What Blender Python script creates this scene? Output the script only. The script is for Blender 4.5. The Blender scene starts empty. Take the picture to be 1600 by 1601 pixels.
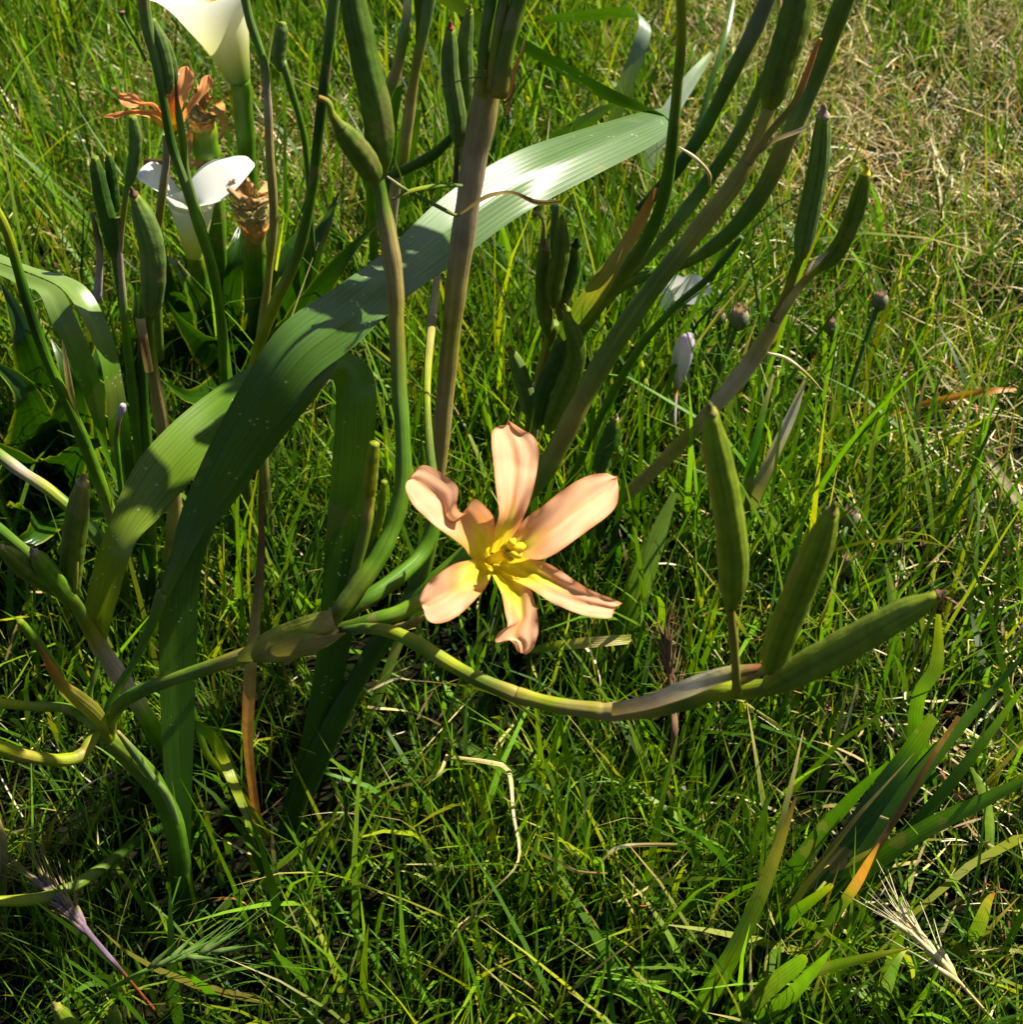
import bpy, math, random
import numpy as np
from mathutils import Vector

random.seed(7)
RNG = np.random.default_rng(11)
R = math.radians
scene = bpy.context.scene

# ------------------------------------------------------------------ camera
H, PITCH, FOV = 0.50, R(40), R(40)
cam_d = bpy.data.cameras.new('camera')
cam = bpy.data.objects.new('camera', cam_d)
scene.collection.objects.link(cam)
cam.location = (0, 0, H)
cam.rotation_euler = (math.pi / 2 - PITCH, 0, 0)
cam_d.sensor_width = 36
cam_d.angle = FOV
cam_d.clip_start, cam_d.clip_end = 0.01, 500
cam_d.dof.use_dof = True
cam_d.dof.focus_distance = 0.50
cam_d.dof.aperture_fstop = 34
scene.camera = cam

# ------------------------------------------------------------------ sky and sun
SUN_AZ, SUN_EL = R(62), R(51)          # azimuth clockwise from +Y
world = bpy.data.worlds.new('World')
scene.world = world
world.use_nodes = True
wn = world.node_tree
sky = wn.nodes.new('ShaderNodeTexSky')
sky.sky_type = 'NISHITA'
sky.sun_disc = False
sky.air_density = 0.6
sky.dust_density = 1.2
sky.ozone_density = 0.6
sky.sun_elevation = SUN_EL
sky.sun_rotation = SUN_AZ
wn.links.new(sky.outputs[0], wn.nodes['Background'].inputs[0])
wn.nodes['Background'].inputs[1].default_value = 0.05
sun_d = bpy.data.lights.new('sun', 'SUN')
sun_d.energy = 5.0
sun_d.angle = R(0.5)
sun_d.color = (1.0, 0.94, 0.80)
sun = bpy.data.objects.new('sun', sun_d)
scene.collection.objects.link(sun)
to_sun = Vector((math.sin(SUN_AZ) * math.cos(SUN_EL), math.cos(SUN_AZ) * math.cos(SUN_EL), math.sin(SUN_EL)))
sun.rotation_euler = to_sun.to_track_quat('Z', 'Y').to_euler()
sun.location = to_sun * 5
scene.view_settings.view_transform = 'Standard'
scene.view_settings.look = 'None'
scene.view_settings.exposure = 1.28
scene.view_settings.gamma = 1
scene.render.engine = 'CYCLES'
scene.cycles.max_bounces = 5
scene.cycles.diffuse_bounces = 2
scene.cycles.glossy_bounces = 2
scene.cycles.transmission_bounces = 3

# ------------------------------------------------------------------ helpers
TF = math.tan(FOV / 2)
FWD = np.array([0, math.cos(PITCH), -math.sin(PITCH)])
UP = np.array([0, math.sin(PITCH), math.cos(PITCH)])
RIGHT = np.array([1.0, 0, 0])
CAM = np.array([0, 0, H])

def ray(px, py):
    return FWD + RIGHT * ((px - 800) / 800 * TF) + UP * ((800 - py) / 800 * TF)
def at(px, py, Y):                     # point of the place seen there, at ground distance Y
    d = ray(px, py)
    return CAM + d * (Y / d[1])
def ground(px, py, z=0.0):
    d = ray(px, py)
    return CAM + d * ((z - H) / d[2])
def mpp(p):                            # metres per photo pixel at point p
    return float(np.dot(p - CAM, FWD)) * TF / 800

COL = {
 'g': (.070, .165, .004), 'd': (.020, .065, .002), 'y': (.24, .28, .006), 'l': (.13, .25, .008),
 't': (.32, .25, .075), 'b': (.17, .085, .035), 'o': (.52, .22, .035), 'c': (.14, .215, .045),
 'p': (.40, .31, .21), 's': (.54, .42, .16), 'w': (.74, .65, .40), 'k': (.26, .23, .03),
 'r': (.30, .07, .02), 'v': (.45, .38, .45), 'e': (.052, .12, .012), 'a': (.12, .18, .012),
 'u': (.17, .105, .15), 'W': (.86, .86, .80), 'Y': (.86, .72, .03), 'S': (.89, .48, .27), 'q': (.15, .16, .07),
}
def C(c):
    return np.array(COL[c] if isinstance(c, str) else c, float)

def catmull(a, per=6):
    a = np.asarray(a, float)
    if len(a) == 2:
        t = np.linspace(0, 1, per + 1)[:, None]
        return a[0] * (1 - t) + a[1] * t
    p = np.vstack([2 * a[0] - a[1], a, 2 * a[-1] - a[-2]])
    out = []
    for i in range(1, len(p) - 2):
        for k in range(per):
            t = k / per
            out.append(.5 * ((2 * p[i]) + (p[i+1] - p[i-1]) * t + (2*p[i-1] - 5*p[i] + 4*p[i+1] - p[i+2]) * t*t
                             + (-p[i-1] + 3*p[i] - 3*p[i+1] + p[i+2]) * t**3))
    out.append(a[-1])
    return np.array(out)

def resample(a, n):                    # even arc length
    a = np.asarray(a, float)
    s = np.r_[0, np.cumsum(np.linalg.norm(np.diff(a[:, :3], axis=0), axis=1))]
    q = np.linspace(0, s[-1], n)
    return np.stack([np.interp(q, s, a[:, k]) for k in range(a.shape[1])], 1)

def unit(v):
    n = np.linalg.norm(v, axis=-1, keepdims=True)
    return v / np.maximum(n, 1e-12)

def tangents(p):
    t = np.gradient(p, axis=0)
    return unit(t)

def make_obj(name, verts, faces, cols, uvs, mat, parent=None, origin=None, smooth=True):
    me = bpy.data.meshes.new(name)
    verts = np.asarray(verts, float)
    o0 = np.array(parent['base'] if parent is not None else (origin if origin is not None else (0, 0, 0)), float)
    me.from_pydata((verts - o0).tolist(), [], [tuple(f) for f in faces])
    at_ = me.color_attributes.new('col', 'FLOAT_COLOR', 'POINT')
    c4 = np.ones((len(verts), 4), np.float32)
    c4[:, :3] = np.clip(cols, 0, 1)
    at_.data.foreach_set('color', c4.ravel())
    uv = me.uv_layers.new(name='UVMap')
    li = np.empty(len(me.loops), np.int32)
    me.loops.foreach_get('vertex_index', li)
    uv.data.foreach_set('uv', np.asarray(uvs, np.float32)[li].ravel())
    if smooth:
        me.polygons.foreach_set('use_smooth', np.ones(len(me.polygons), bool))
    me.materials.append(mat)
    me.update()
    ob = bpy.data.objects.new(name, me)
    scene.collection.objects.link(ob)
    if parent is not None:
        ob.parent = PAR.get(parent.name, parent)
    else:
        ob.location = o0
    return ob

PAR = {}
class Node:                            # parent handle carrying the thing's base point
    def __init__(s, ob, base): s.ob, s.base, s.name = ob, base, ob.name; PAR[ob.name] = ob
    def __getitem__(s, k): return s.base

def thing(name, label, cat, base, group=None):
    o = bpy.data.objects.new(name, None)
    scene.collection.objects.link(o)
    o.empty_display_size = 0.02
    o.location = base
    o['label'] = label
    o['category'] = cat
    if group: o['group'] = group
    return Node(o, np.array(base, float))
def tag(o, label, cat, group=None):
    o['label'] = label; o['category'] = cat
    if group: o['group'] = group
    return o

def pts4(pts):
    """[(px,py,Y,w[,col])...] -> array x,y,z,radius,r,g,b"""
    rows, col = [], 'g'
    for q in pts:
        if len(q) > 4: col = q[4]
        p = at(q[0], q[1], q[2])
        rows.append([*p, q[3] * mpp(p) / 2, *C(col)])
    return np.array(rows)

def tube_mesh(a, sides=10, lobes=0, lobe_amt=0.0, capend=True, wob=0.0, seamdark=0.0):
    P, r, col = a[:, :3], a[:, 3], a[:, 4:7]
    n = len(P)
    T = tangents(P)
    ref = np.array([0.3, -0.8, 0.5])
    N = np.zeros_like(P); v = ref - T[0] * ref.dot(T[0]); N[0] = v / np.linalg.norm(v)
    for i in range(1, n):
        v = N[i-1] - T[i] * N[i-1].dot(T[i]); N[i] = v / np.linalg.norm(v)
    B = np.cross(T, N)
    th = np.linspace(0, 2 * math.pi, sides, endpoint=False)
    s = np.r_[0, np.cumsum(np.linalg.norm(np.diff(P, axis=0), axis=1))]
    V, CC, UV = [], [], []
    for i in range(n):
        mod = 1 + (lobe_amt * np.cos(lobes * th) if lobes else 0) + (wob * np.sin(3 * th + i * .9) * np.sin(i * 1.7) if wob else 0)
        rr = r[i] * mod * np.ones(sides)
        V.append(P[i] + np.outer(rr * np.cos(th), N[i]) + np.outer(rr * np.sin(th), B[i]))
        cc = np.repeat(col[i][None], sides, 0)
        if seamdark:
            cc = cc * (1 - seamdark * (np.cos(lobes * th) < -.75))[:, None]
        CC.append(cc)
        UV.append(np.stack([th / (2 * math.pi), np.full(sides, s[i])], 1))
    V, CC, UV = np.vstack(V), np.vstack(CC), np.vstack(UV)
    F = []
    for i in range(n - 1):
        for k in range(sides):
            k2 = (k + 1) % sides
            F.append((i*sides+k, i*sides+k2, (i+1)*sides+k2, (i+1)*sides+k))
    if capend:
        V = np.vstack([V, P[0], P[-1]]); CC = np.vstack([CC, col[0], col[-1]]); UV = np.vstack([UV, [[.5, 0]], [[.5, s[-1]]]])
        a0, a1 = n * sides, n * sides + 1
        for k in range(sides):
            k2 = (k + 1) % sides
            F.append((a0, k2, k)); F.append((a1, (n-1)*sides+k, (n-1)*sides+k2))
    return V, F, CC, UV

def jitter(a, amt):
    a = a.copy()
    ph = random.random() * 9
    i = np.arange(len(a))
    a[:, 3] *= 1 + amt * np.sin(i * .7 + ph) * np.sin(i * .31 + ph * 2)
    return a

def stem(pts, parent, name='stem', mat=None, sides=10, per=6):
    a = jitter(catmull(pts4(pts), per), .07)
    a[:, 3] = np.maximum(a[:, 3], 2e-4)
    return make_obj(name, *tube_mesh(a, sides), mat or M['stem'], parent)

def capsule(pts, w, parent, col='c', tipcol='t', tip=True, name='capsule', base=.38, end=.42, sides=24):
    """seed pod: pts run from stalk end to tip, w = greatest width in photo pixels"""
    rows = pts4([(x, y, Y, w, col) for x, y, Y in pts])
    a = resample(catmull(rows, 10), 30)
    t = np.linspace(0, 1, 30)
    prof = np.interp(t, [0, .03, .09, .25, .5, .72, .88, .955, 1], [base*.8, base*1.15, .82, .98, 1, .98, .84, .66 * .5 + end * .5, end])
    prof = np.convolve(np.r_[prof[0], prof, prof[-1]], [.25, .5, .25], 'valid')
    a[:, 3] *= prof
    a[:, 3] *= 1 + .02 * np.sin(t * 37 + random.random() * 6) + .035 * np.sin(t * random.uniform(5, 9) + random.random() * 6)
    c0, c1 = C(col), C('y')
    k = np.clip((t - .86) / .14, 0, 1) ** 1.5 * .6 + np.clip((.12 - t) / .12, 0, 1) * .5
    a[:, 4:7] = c0 * (1 - k[:, None]) + c1 * k[:, None]
    o = make_obj(name, *tube_mesh(a, sides, 6, random.uniform(.03, .06), seamdark=random.uniform(.2, .4), wob=.012), M['pod'], parent)
    if tip:
        d = a[-1, :3] - a[-3, :3]; d /= np.linalg.norm(d)
        r = a[-1, 3]
        tc = C(tipcol)
        b = np.array([[*(a[-1, :3] + d * r * q), r * s, *(tc * m)] for q, s, m in
                      [(-.15, .99, 1.1), (.25, 1.02, 1.1), (.5, .8, .9), (.9, .5, .8), (1.5, .42, .6), (1.9, .2, .5)]])
        x = make_obj('tip', *tube_mesh(b, 9, 3, .18), M['dry'], parent)
        x.parent = o
    return o

def strip_mesh(Lp, Rp, cols, m=7, fold=0.0, bulge=0.0, ripple=0.0, vflip=1):
    """sheet between two edge lines; fold = V channel depth, bulge = round section, as parts of the width"""
    n = len(Lp)
    mid = (Lp + Rp) / 2
    T = tangents(mid)
    A = Rp - Lp
    Wd = np.linalg.norm(A, axis=1, keepdims=True)
    Nn = unit(np.cross(T, A)) * vflip
    s = np.r_[0, np.cumsum(np.linalg.norm(np.diff(mid, axis=0), axis=1))]
    V, CC, UV = [], [], []
    for j in range(m):
        u = j / (m - 1)
        q = 1 - abs(2 * u - 1)
        off = -fold * q + bulge * (1 - (2 * u - 1) ** 2)
        rp = ripple * np.sin(s[:, None] * 260 + 5 * u) * (1 - q)
        V.append(Lp * (1 - u) + Rp * u + Nn * Wd * (off + rp))
        CC.append(cols)
        UV.append(np.stack([np.full(n, u), s], 1))
    V = np.stack(V, 1).reshape(-1, 3); CC = np.stack(CC, 1).reshape(-1, 3); UV = np.stack(UV, 1).reshape(-1, 2)
    F = [(i*m+j, i*m+j+1, (i+1)*m+j+1, (i+1)*m+j) for i in range(n-1) for j in range(m-1)]
    return V, F, CC, UV

def edge_leaf(left, right, cols, parent, name='leaf', mat=None, n=60, m=9, fold=.06, bulge=0, ripple=0, flip=1):
    """leaf from its two traced edges; each [(px,py,Y)...], same number of points; cols = [(t,colour)...]"""
    L = np.array([at(*q) for q in left]); Rr = np.array([at(*q) for q in right])
    k = catmull(np.hstack([L, Rr]), 8)
    mid = (k[:, :3] + k[:, 3:]) / 2
    k = resample(np.hstack([mid, k]), n)[:, 3:]
    t = np.linspace(0, 1, n)
    cc = np.array([C(c) for _, c in cols]); tt = [q for q, _ in cols]
    col = np.stack([np.interp(t, tt, cc[:, i]) for i in range(3)], 1)
    return make_obj(name, *strip_mesh(k[:, :3], k[:, 3:], col, m, fold, bulge, ripple, flip), mat or M['leaf'], parent)

def blade_mesh(pts, roll=0.0, fold=.12, n=None, m=5, twist=0.0):
    a = catmull(pts4(pts), 6)
    n = n or max(12, len(pts) * 5)
    a = resample(a, n)
    P = a[:, :3]
    T = tangents(P)
    view = unit(P - CAM)
    A = unit(np.cross(T, view))
    B = np.cross(A, T)
    ang = R(roll) + np.linspace(0, R(twist), n)
    X = A * np.cos(ang)[:, None] + B * np.sin(ang)[:, None]
    w = np.maximum(a[:, 3:4], 1.2e-4)
    return strip_mesh(P - X * w, P + X * w, a[:, 4:7], m, fold)

def blade(pts, parent, name='leaf', mat=None, roll=20, fold=.12, twist=0.0):
    return make_obj(name, *blade_mesh(pts, roll, fold, twist=twist), mat or M['blade'], parent)

def lone_blade(pts, label, group=None, name='grass_shoot', cat='grass', mat=None, roll=20, fold=.12, twist=0.0):
    pts = above(pts, .05)
    o = make_obj(name, *blade_mesh(pts, roll, fold, twist=twist), mat or M['blade'], None, origin=at(*pts[0][:3]))
    return tag(o, label, cat, group)

def above(pts, zmin=.05):              # keep every point after the root clear of the turf
    out = []
    for i, q in enumerate(pts):
        Y = q[2] if q[2] else ground(q[0], q[1])[1]
        if i and q[2]: Y = min(Y, ground(q[0], q[1], zmin if i > 1 else zmin * .6)[1])
        out.append((q[0], q[1], Y, *q[3:]))
    return out
# ------------------------------------------------------------------ materials
M = {}
def plant_mat(name, rough=.42, transl=.3, tint=(1.25, 1.35, .6), vein=0, speck=0, grain=60, var=.35, spec=.5, bump=.25, streak=0, blotch=0, vamt=.38, samt=1.0):
    m = bpy.data.materials.new(name)
    m.use_nodes = True
    nt = m.node_tree; nd = nt.nodes; ln = nt.links
    bs = nd['Principled BSDF']; out = nd['Material Output']
    def new(t, **k):
        x = nd.new(t)
        for a, b in k.items(): setattr(x, a, b)
        return x
    def mth(op, a, b=None):
        x = new('ShaderNodeMath', operation=op)
        for i, q in enumerate((a, b)):
            if q is None: continue
            if isinstance(q, (int, float)): x.inputs[i].default_value = q
            else: ln.new(q, x.inputs[i])
        return x.outputs[0]
    at_ = new('ShaderNodeAttribute', attribute_name='col')
    geo = new('ShaderNodeNewGeometry')
    uv = new('ShaderNodeUVMap', uv_map='UVMap')
    no = new('ShaderNodeTexNoise'); no.inputs['Scale'].default_value = grain; no.inputs['Detail'].default_value = 5
    ln.new(geo.outputs['Position'], no.inputs['Vector'])
    fac = mth('ADD', mth('MULTIPLY', mth('SUBTRACT', no.outputs[0], .5), var * 2.4), 1.0)
    h = no.outputs[0]
    if vein or streak:
        sep = new('ShaderNodeSeparateXYZ'); ln.new(uv.outputs[0], sep.inputs[0])
    if vein:
        w = mth('ABSOLUTE', mth('SINE', mth('MULTIPLY', sep.outputs[0], math.pi * vein)))
        w = mth('POWER', w, .45)
        fac = mth('MULTIPLY', fac, mth('ADD', mth('MULTIPLY', mth('SUBTRACT', 1.0, w), vamt), 1 - vamt * .25))
        h = mth('ADD', mth('MULTIPLY', w, .9), mth('MULTIPLY', no.outputs[0], .3))
    if streak:
        cmb = new('ShaderNodeCombineXYZ')
        ln.new(mth('MULTIPLY', sep.outputs[0], streak), cmb.inputs[0]); ln.new(mth('MULTIPLY', sep.outputs[1], 25.0), cmb.inputs[1])
        n2 = new('ShaderNodeTexNoise'); n2.inputs['Scale'].default_value = 1.0; n2.inputs['Detail'].default_value = 3
        ln.new(cmb.outputs[0], n2.inputs['Vector'])
        fac = mth('MULTIPLY', fac, mth('ADD', mth('MULTIPLY', n2.outputs[0], samt), 1 - samt / 2))
        h = mth('ADD', h, mth('MULTIPLY', n2.outputs[0], .8))
    mul = new('ShaderNodeVectorMath', operation='SCALE')
    ln.new(at_.outputs['Color'], mul.inputs[0]); ln.new(fac, mul.inputs['Scale'])
    colr = mul.outputs[0]
    def mixin(colr, fac_, c):
        mx = new('ShaderNodeMix', data_type='RGBA'); ln.new(fac_, mx.inputs[0]); ln.new(colr, mx.inputs[6])
        mx.inputs[7].default_value = (*c, 1); return mx.outputs[2]
    if blotch:
        n3 = new('ShaderNodeTexNoise'); n3.inputs['Scale'].default_value = 38; n3.inputs['Detail'].default_value = 4
        ln.new(geo.outputs['Position'], n3.inputs['Vector'])
        f = mth('MULTIPLY', mth('GREATER_THAN', n3.outputs[0], .64), blotch)
        colr = mixin(colr, f, (.30, .20, .08))
    if speck:
        vo = new('ShaderNodeTexVoronoi'); vo.inputs['Scale'].default_value = 420
        ln.new(geo.outputs['Position'], vo.inputs['Vector'])
        n4 = new('ShaderNodeTexNoise'); n4.inputs['Scale'].default_value = 90
        ln.new(geo.outputs['Position'], n4.inputs['Vector'])
        f = mth('MULTIPLY', mth('LESS_THAN', vo.outputs['Distance'], .2), mth('GREATER_THAN', n4.outputs[0], .60))
        colr = mixin(colr, mth('MULTIPLY', f, speck), (.55, .56, .42))
    ln.new(colr, bs.inputs['Base Color'])
    bs.inputs['Roughness'].default_value = rough
    bs.inputs['Specular IOR Level'].default_value = spec
    if bump:
        bp = new('ShaderNodeBump'); bp.inputs['Strength'].default_value = bump; bp.inputs['Distance'].default_value = .0006
        ln.new(h, bp.inputs['Height']); ln.new(bp.outputs[0], bs.inputs['Normal'])
    if transl:
        tr = new('ShaderNodeBsdfTranslucent')
        tm = new('ShaderNodeVectorMath', operation='MULTIPLY'); ln.new(colr, tm.inputs[0]); tm.inputs[1].default_value = tint
        ln.new(tm.outputs[0], tr.inputs['Color'])
        mx = new('ShaderNodeMixShader'); mx.inputs[0].default_value = transl
        ln.new(bs.outputs[0], mx.inputs[1]); ln.new(tr.outputs[0], mx.inputs[2]); ln.new(mx.outputs[0], out.inputs['Surface'])
    M[name] = m
    return m
plant_mat('leaf', .34, .16, vein=13, vamt=.25, streak=26, speck=.35, grain=45, var=.22, bump=.07, blotch=.2, spec=.42)
plant_mat('broadleaf', .30, .28, vein=6, grain=40, var=.3, bump=.25)
plant_mat('blade', .40, .38, vein=5, grain=120, var=.35, bump=.3, blotch=.35)
plant_mat('stem', .48, .12, spec=.35, streak=18, grain=110, var=.42, bump=.6, blotch=.45)
plant_mat('pod', .55, .22, streak=11, grain=260, var=.42, blotch=.25, bump=.6, spec=.3)
plant_mat('dry', .75, .2, tint=(1.1, 1, .8), streak=12, grain=160, var=.5, bump=.7)
plant_mat('petal', .55, .42, tint=(1.05, .95, .8), vein=27, vamt=.30, streak=9, samt=.35, grain=120, var=.22, bump=.35, spec=.25)
plant_mat('white_petal', .5, .35, tint=(1, 1, .9), grain=60, var=.06, bump=.1)
plant_mat('grass', .45, .45, grain=200, var=.25, bump=0, spec=.22, tint=(1.5, 1.5, .4))
plant_mat('straw', .6, .25, tint=(1, 1, .9), grain=200, var=.4, bump=0)

soil = bpy.data.materials.new('soil'); soil.use_nodes = True
nt = soil.node_tree
n1 = nt.nodes.new('ShaderNodeTexNoise'); n1.inputs['Scale'].default_value = 55; n1.inputs['Detail'].default_value = 8
tc = nt.nodes.new('ShaderNodeNewGeometry'); nt.links.new(tc.outputs['Position'], n1.inputs['Vector'])
cr = nt.nodes.new('ShaderNodeValToRGB')
cr.color_ramp.elements[0].position = .35; cr.color_ramp.elements[0].color = (.004, .004, .002, 1)
cr.color_ramp.elements[1].position = .75; cr.color_ramp.elements[1].color = (.016, .015, .006, 1)
nt.links.new(n1.outputs[0], cr.inputs[0]); nt.links.new(cr.outputs[0], nt.nodes['Principled BSDF'].inputs['Base Color'])
nt.nodes['Principled BSDF'].inputs['Roughness'].default_value = 1
nt.nodes['Principled BSDF'].inputs['Specular IOR Level'].default_value = .05
bp = nt.nodes.new('ShaderNodeBump'); bp.inputs['Distance'].default_value = .01; nt.links.new(n1.outputs[0], bp.inputs['Height'])
nt.links.new(bp.outputs[0], nt.nodes['Principled BSDF'].inputs['Normal'])

# ------------------------------------------------------------------ ground
def build_ground():
    xs = np.r_[-200, -60, -20, -6, np.linspace(-2, 2, 81), 6, 20, 60, 200]
    ys = np.r_[-200, -60, -20, -4, np.linspace(-.5, 3.5, 81), 8, 20, 60, 200]
    V, F = [], []
    for y in ys:
        for x in xs:
            near = max(0, 1 - max(abs(x) / 2.0, abs(y - 1.5) / 2.0))
            V.append((x, y, (-.006 + .004 * math.sin(x * 23 + y * 11) * math.sin(y * 31 - x * 7)) * (1 if near > 0 else 0)))
    w = len(xs)
    for j in range(len(ys) - 1):
        for i in range(w - 1):
            F.append((j*w+i, j*w+i+1, (j+1)*w+i+1, (j+1)*w+i))
    me = bpy.data.meshes.new('ground'); me.from_pydata(V, [], F); me.materials.append(soil)
    me.polygons.foreach_set('use_smooth', np.ones(len(F), bool))
    o = bpy.data.objects.new('ground', me); scene.collection.objects.link(o); o['kind'] = 'structure'
build_ground()

# ------------------------------------------------------------------ grass (uncountable)
def fbm(x, y, s, seed):
    r = np.random.default_rng(seed)
    v = 0
    for k in range(4):
        f = s * 2 ** k
        a, b, c, d = r.random(4) * 6.28
        v = v + (np.sin(x * f * math.cos(a) + y * f * math.sin(a) + b) * np.sin(y * f * math.cos(c) - x * f * math.sin(c) + d)) / 1.6 ** k
    return v
def in_view(x, y, pad=1.12):
    dep = y * math.cos(PITCH) + H * math.sin(PITCH)
    return np.abs(x) < dep * TF * pad + .02

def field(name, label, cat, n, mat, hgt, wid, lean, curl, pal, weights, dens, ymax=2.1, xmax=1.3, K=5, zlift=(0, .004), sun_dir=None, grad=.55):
    m = int(n * 9)
    x = RNG.uniform(-xmax, xmax, m); y = RNG.uniform(.12, ymax, m)
    p = np.where(in_view(x, y) & (y > .25), 1.0, .16) * np.clip(dens(x, y), 0, 1)
    keep = RNG.random(m) < p
    x, y = x[keep][:n], y[keep][:n]
    n = len(x)
    hh = hgt(x, y) * RNG.lognormal(0, .32, n)
    ww = RNG.uniform(*wid, n) * (.75 + .5 * np.clip(hh / .07, 0, 1))
    az = RNG.uniform(0, 2 * math.pi, n)
    if sun_dir is not None:
        az = sun_dir(x, y) + RNG.normal(0, 1.1, n)
    th0 = np.abs(RNG.normal(lean[0], lean[1], n)); cu = RNG.normal(curl[0], curl[1], n)
    across = az + math.pi / 2 + RNG.normal(0, .7, n)
    ax = np.stack([np.cos(across), np.sin(across), np.zeros(n)], 1)
    pos = np.stack([x, y, RNG.uniform(*zlift, n)], 1)
    ld = np.stack([np.cos(az), np.sin(az)], 1)
    V = np.zeros((n, K, 2, 3), np.float32); cols = np.zeros((n, K, 2, 3), np.float32)
    idx = RNG.choice(len(pal), n, p=np.array(weights) / sum(weights))
    base = np.array([C(c) for c in pal])[idx] * RNG.uniform(.45, 1.4, (n, 1)) * RNG.uniform(.92, 1.08, (n, 3))
    tipc = np.where(RNG.random((n, 1)) < .08, C('s')[None], base)
    cur = pos.copy()
    sw = RNG.normal(0, .35, n)
    for k in range(K):
        t = k / (K - 1)
        w = ww * np.clip(1 - t ** 2.2, .04, 1) * (.7 + .3 * min(1, t * 5))
        V[:, k, 0] = cur - ax * w[:, None] / 2; V[:, k, 1] = cur + ax * w[:, None] / 2
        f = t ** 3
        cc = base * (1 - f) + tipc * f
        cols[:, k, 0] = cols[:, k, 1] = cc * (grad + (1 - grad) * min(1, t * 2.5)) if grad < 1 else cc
        th = th0 + cu * t
        a2 = sw * t
        d = np.stack([ld[:, 0] * np.cos(a2) - ld[:, 1] * np.sin(a2), ld[:, 0] * np.sin(a2) + ld[:, 1] * np.cos(a2)], 1)
        st = hh / (K - 1)
        cur = cur + np.stack([d[:, 0] * np.sin(th) * st, d[:, 1] * np.sin(th) * st, np.cos(th) * st], 1)
        cur[:, 2] = np.maximum(cur[:, 2], .0015)
    vi = np.arange(n * K * 2).reshape(n, K, 2)
    F = np.stack([vi[:, :-1, 0], vi[:, :-1, 1], vi[:, 1:, 1], vi[:, 1:, 0]], -1).reshape(-1, 4)
    me = bpy.data.meshes.new(name)
    nv = n * K * 2
    me.vertices.add(nv); me.vertices.foreach_set('co', V.reshape(-1))
    me.loops.add(F.size); me.loops.foreach_set('vertex_index', F.reshape(-1).astype(np.int32))
    me.polygons.add(len(F)); me.polygons.foreach_set('loop_start', np.arange(0, F.size, 4, dtype=np.int32))
    me.polygons.foreach_set('use_smooth', np.ones(len(F), bool))
    me.update(calc_edges=True); me.validate()
    at_ = me.color_attributes.new('col', 'FLOAT_COLOR', 'POINT')
    c4 = np.ones((nv, 4), np.float32); c4[:, :3] = np.clip(cols.reshape(-1, 3), 0, 1); at_.data.foreach_set('color', c4.ravel())
    me.uv_layers.new(name='UVMap')
    me.materials.append(M[mat])
    o = bpy.data.objects.new(name, me); scene.collection.objects.link(o)
    o['kind'] = 'stuff'; o['label'] = label; o['category'] = cat
    return o

def dryness(x, y):                     # parched turf to the right and far left
    return np.clip(np.clip(.10 + .85 * (x - .07 - .10 * np.clip((.42 - y) / .1, 0, 1)) / .24, -.15, 1) + .25 * fbm(x, y, 9, 3) + .25 * (y - .6) + np.where(x < -.08, .8 * np.clip((y - .72) / .2, 0, 1) * np.clip((1.35 - y) / .25, 0, 1), 0), 0, 1)
def h_short(x, y):
    return np.clip(.040 + .012 * fbm(x, y, 7, 5) + .010 * np.clip((.3 - x) * 2, 0, 1), .014, .07)
def h_tall(x, y):
    near = np.clip((y - .42) / .15, 0, 1)
    b = .062 + .035 * near * np.clip((.30 - x) / .25, 0, 1) + .012 * fbm(x, y, 5, 8)
    return np.clip(b, .03, .12)
def tuft(x, y, sc=26, seed=2):         # clumping with bare gaps between tussocks
    return np.clip(.55 + .75 * fbm(x, y, sc, seed), .04, 1)
def west(x, y):                         # 1 in the front-left turf, thinned so bare dark soil imitates shade
    return np.maximum(np.clip((.12 - x) / .22, 0, 1) * np.clip((.62 - y) / .15, 0, 1), np.clip((.10 - x) / .06, 0, 1) * np.clip((.37 - y) / .05, 0, 1))
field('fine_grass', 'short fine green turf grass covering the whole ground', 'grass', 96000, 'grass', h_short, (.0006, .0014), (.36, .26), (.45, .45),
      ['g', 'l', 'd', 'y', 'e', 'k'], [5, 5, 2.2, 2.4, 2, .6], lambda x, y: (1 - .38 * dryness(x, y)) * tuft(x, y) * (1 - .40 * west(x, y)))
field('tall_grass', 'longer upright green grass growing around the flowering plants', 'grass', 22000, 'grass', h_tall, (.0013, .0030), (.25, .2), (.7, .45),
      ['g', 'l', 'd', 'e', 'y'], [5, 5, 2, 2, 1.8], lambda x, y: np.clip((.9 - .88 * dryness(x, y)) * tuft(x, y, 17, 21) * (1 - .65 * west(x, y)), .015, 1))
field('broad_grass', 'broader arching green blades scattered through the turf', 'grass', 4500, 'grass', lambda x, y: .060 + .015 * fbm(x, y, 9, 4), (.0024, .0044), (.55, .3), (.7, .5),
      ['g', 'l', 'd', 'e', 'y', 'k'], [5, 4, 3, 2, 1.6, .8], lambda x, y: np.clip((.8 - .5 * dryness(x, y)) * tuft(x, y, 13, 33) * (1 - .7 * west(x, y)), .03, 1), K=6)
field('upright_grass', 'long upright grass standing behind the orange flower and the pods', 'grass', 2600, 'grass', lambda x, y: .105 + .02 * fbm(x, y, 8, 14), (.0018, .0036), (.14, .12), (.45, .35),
      ['g', 'l', 'd', 'e', 'y'], [5, 5, 3, 2, 1.2], lambda x, y: np.exp(-((x - .045) / .085) ** 2) * np.clip((y - .44) / .06, 0, 1) * np.clip((.86 - y) / .1, 0, 1) + .25 * (x < -.05) * (y > .95) * (y < 1.6), K=7)
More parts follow.
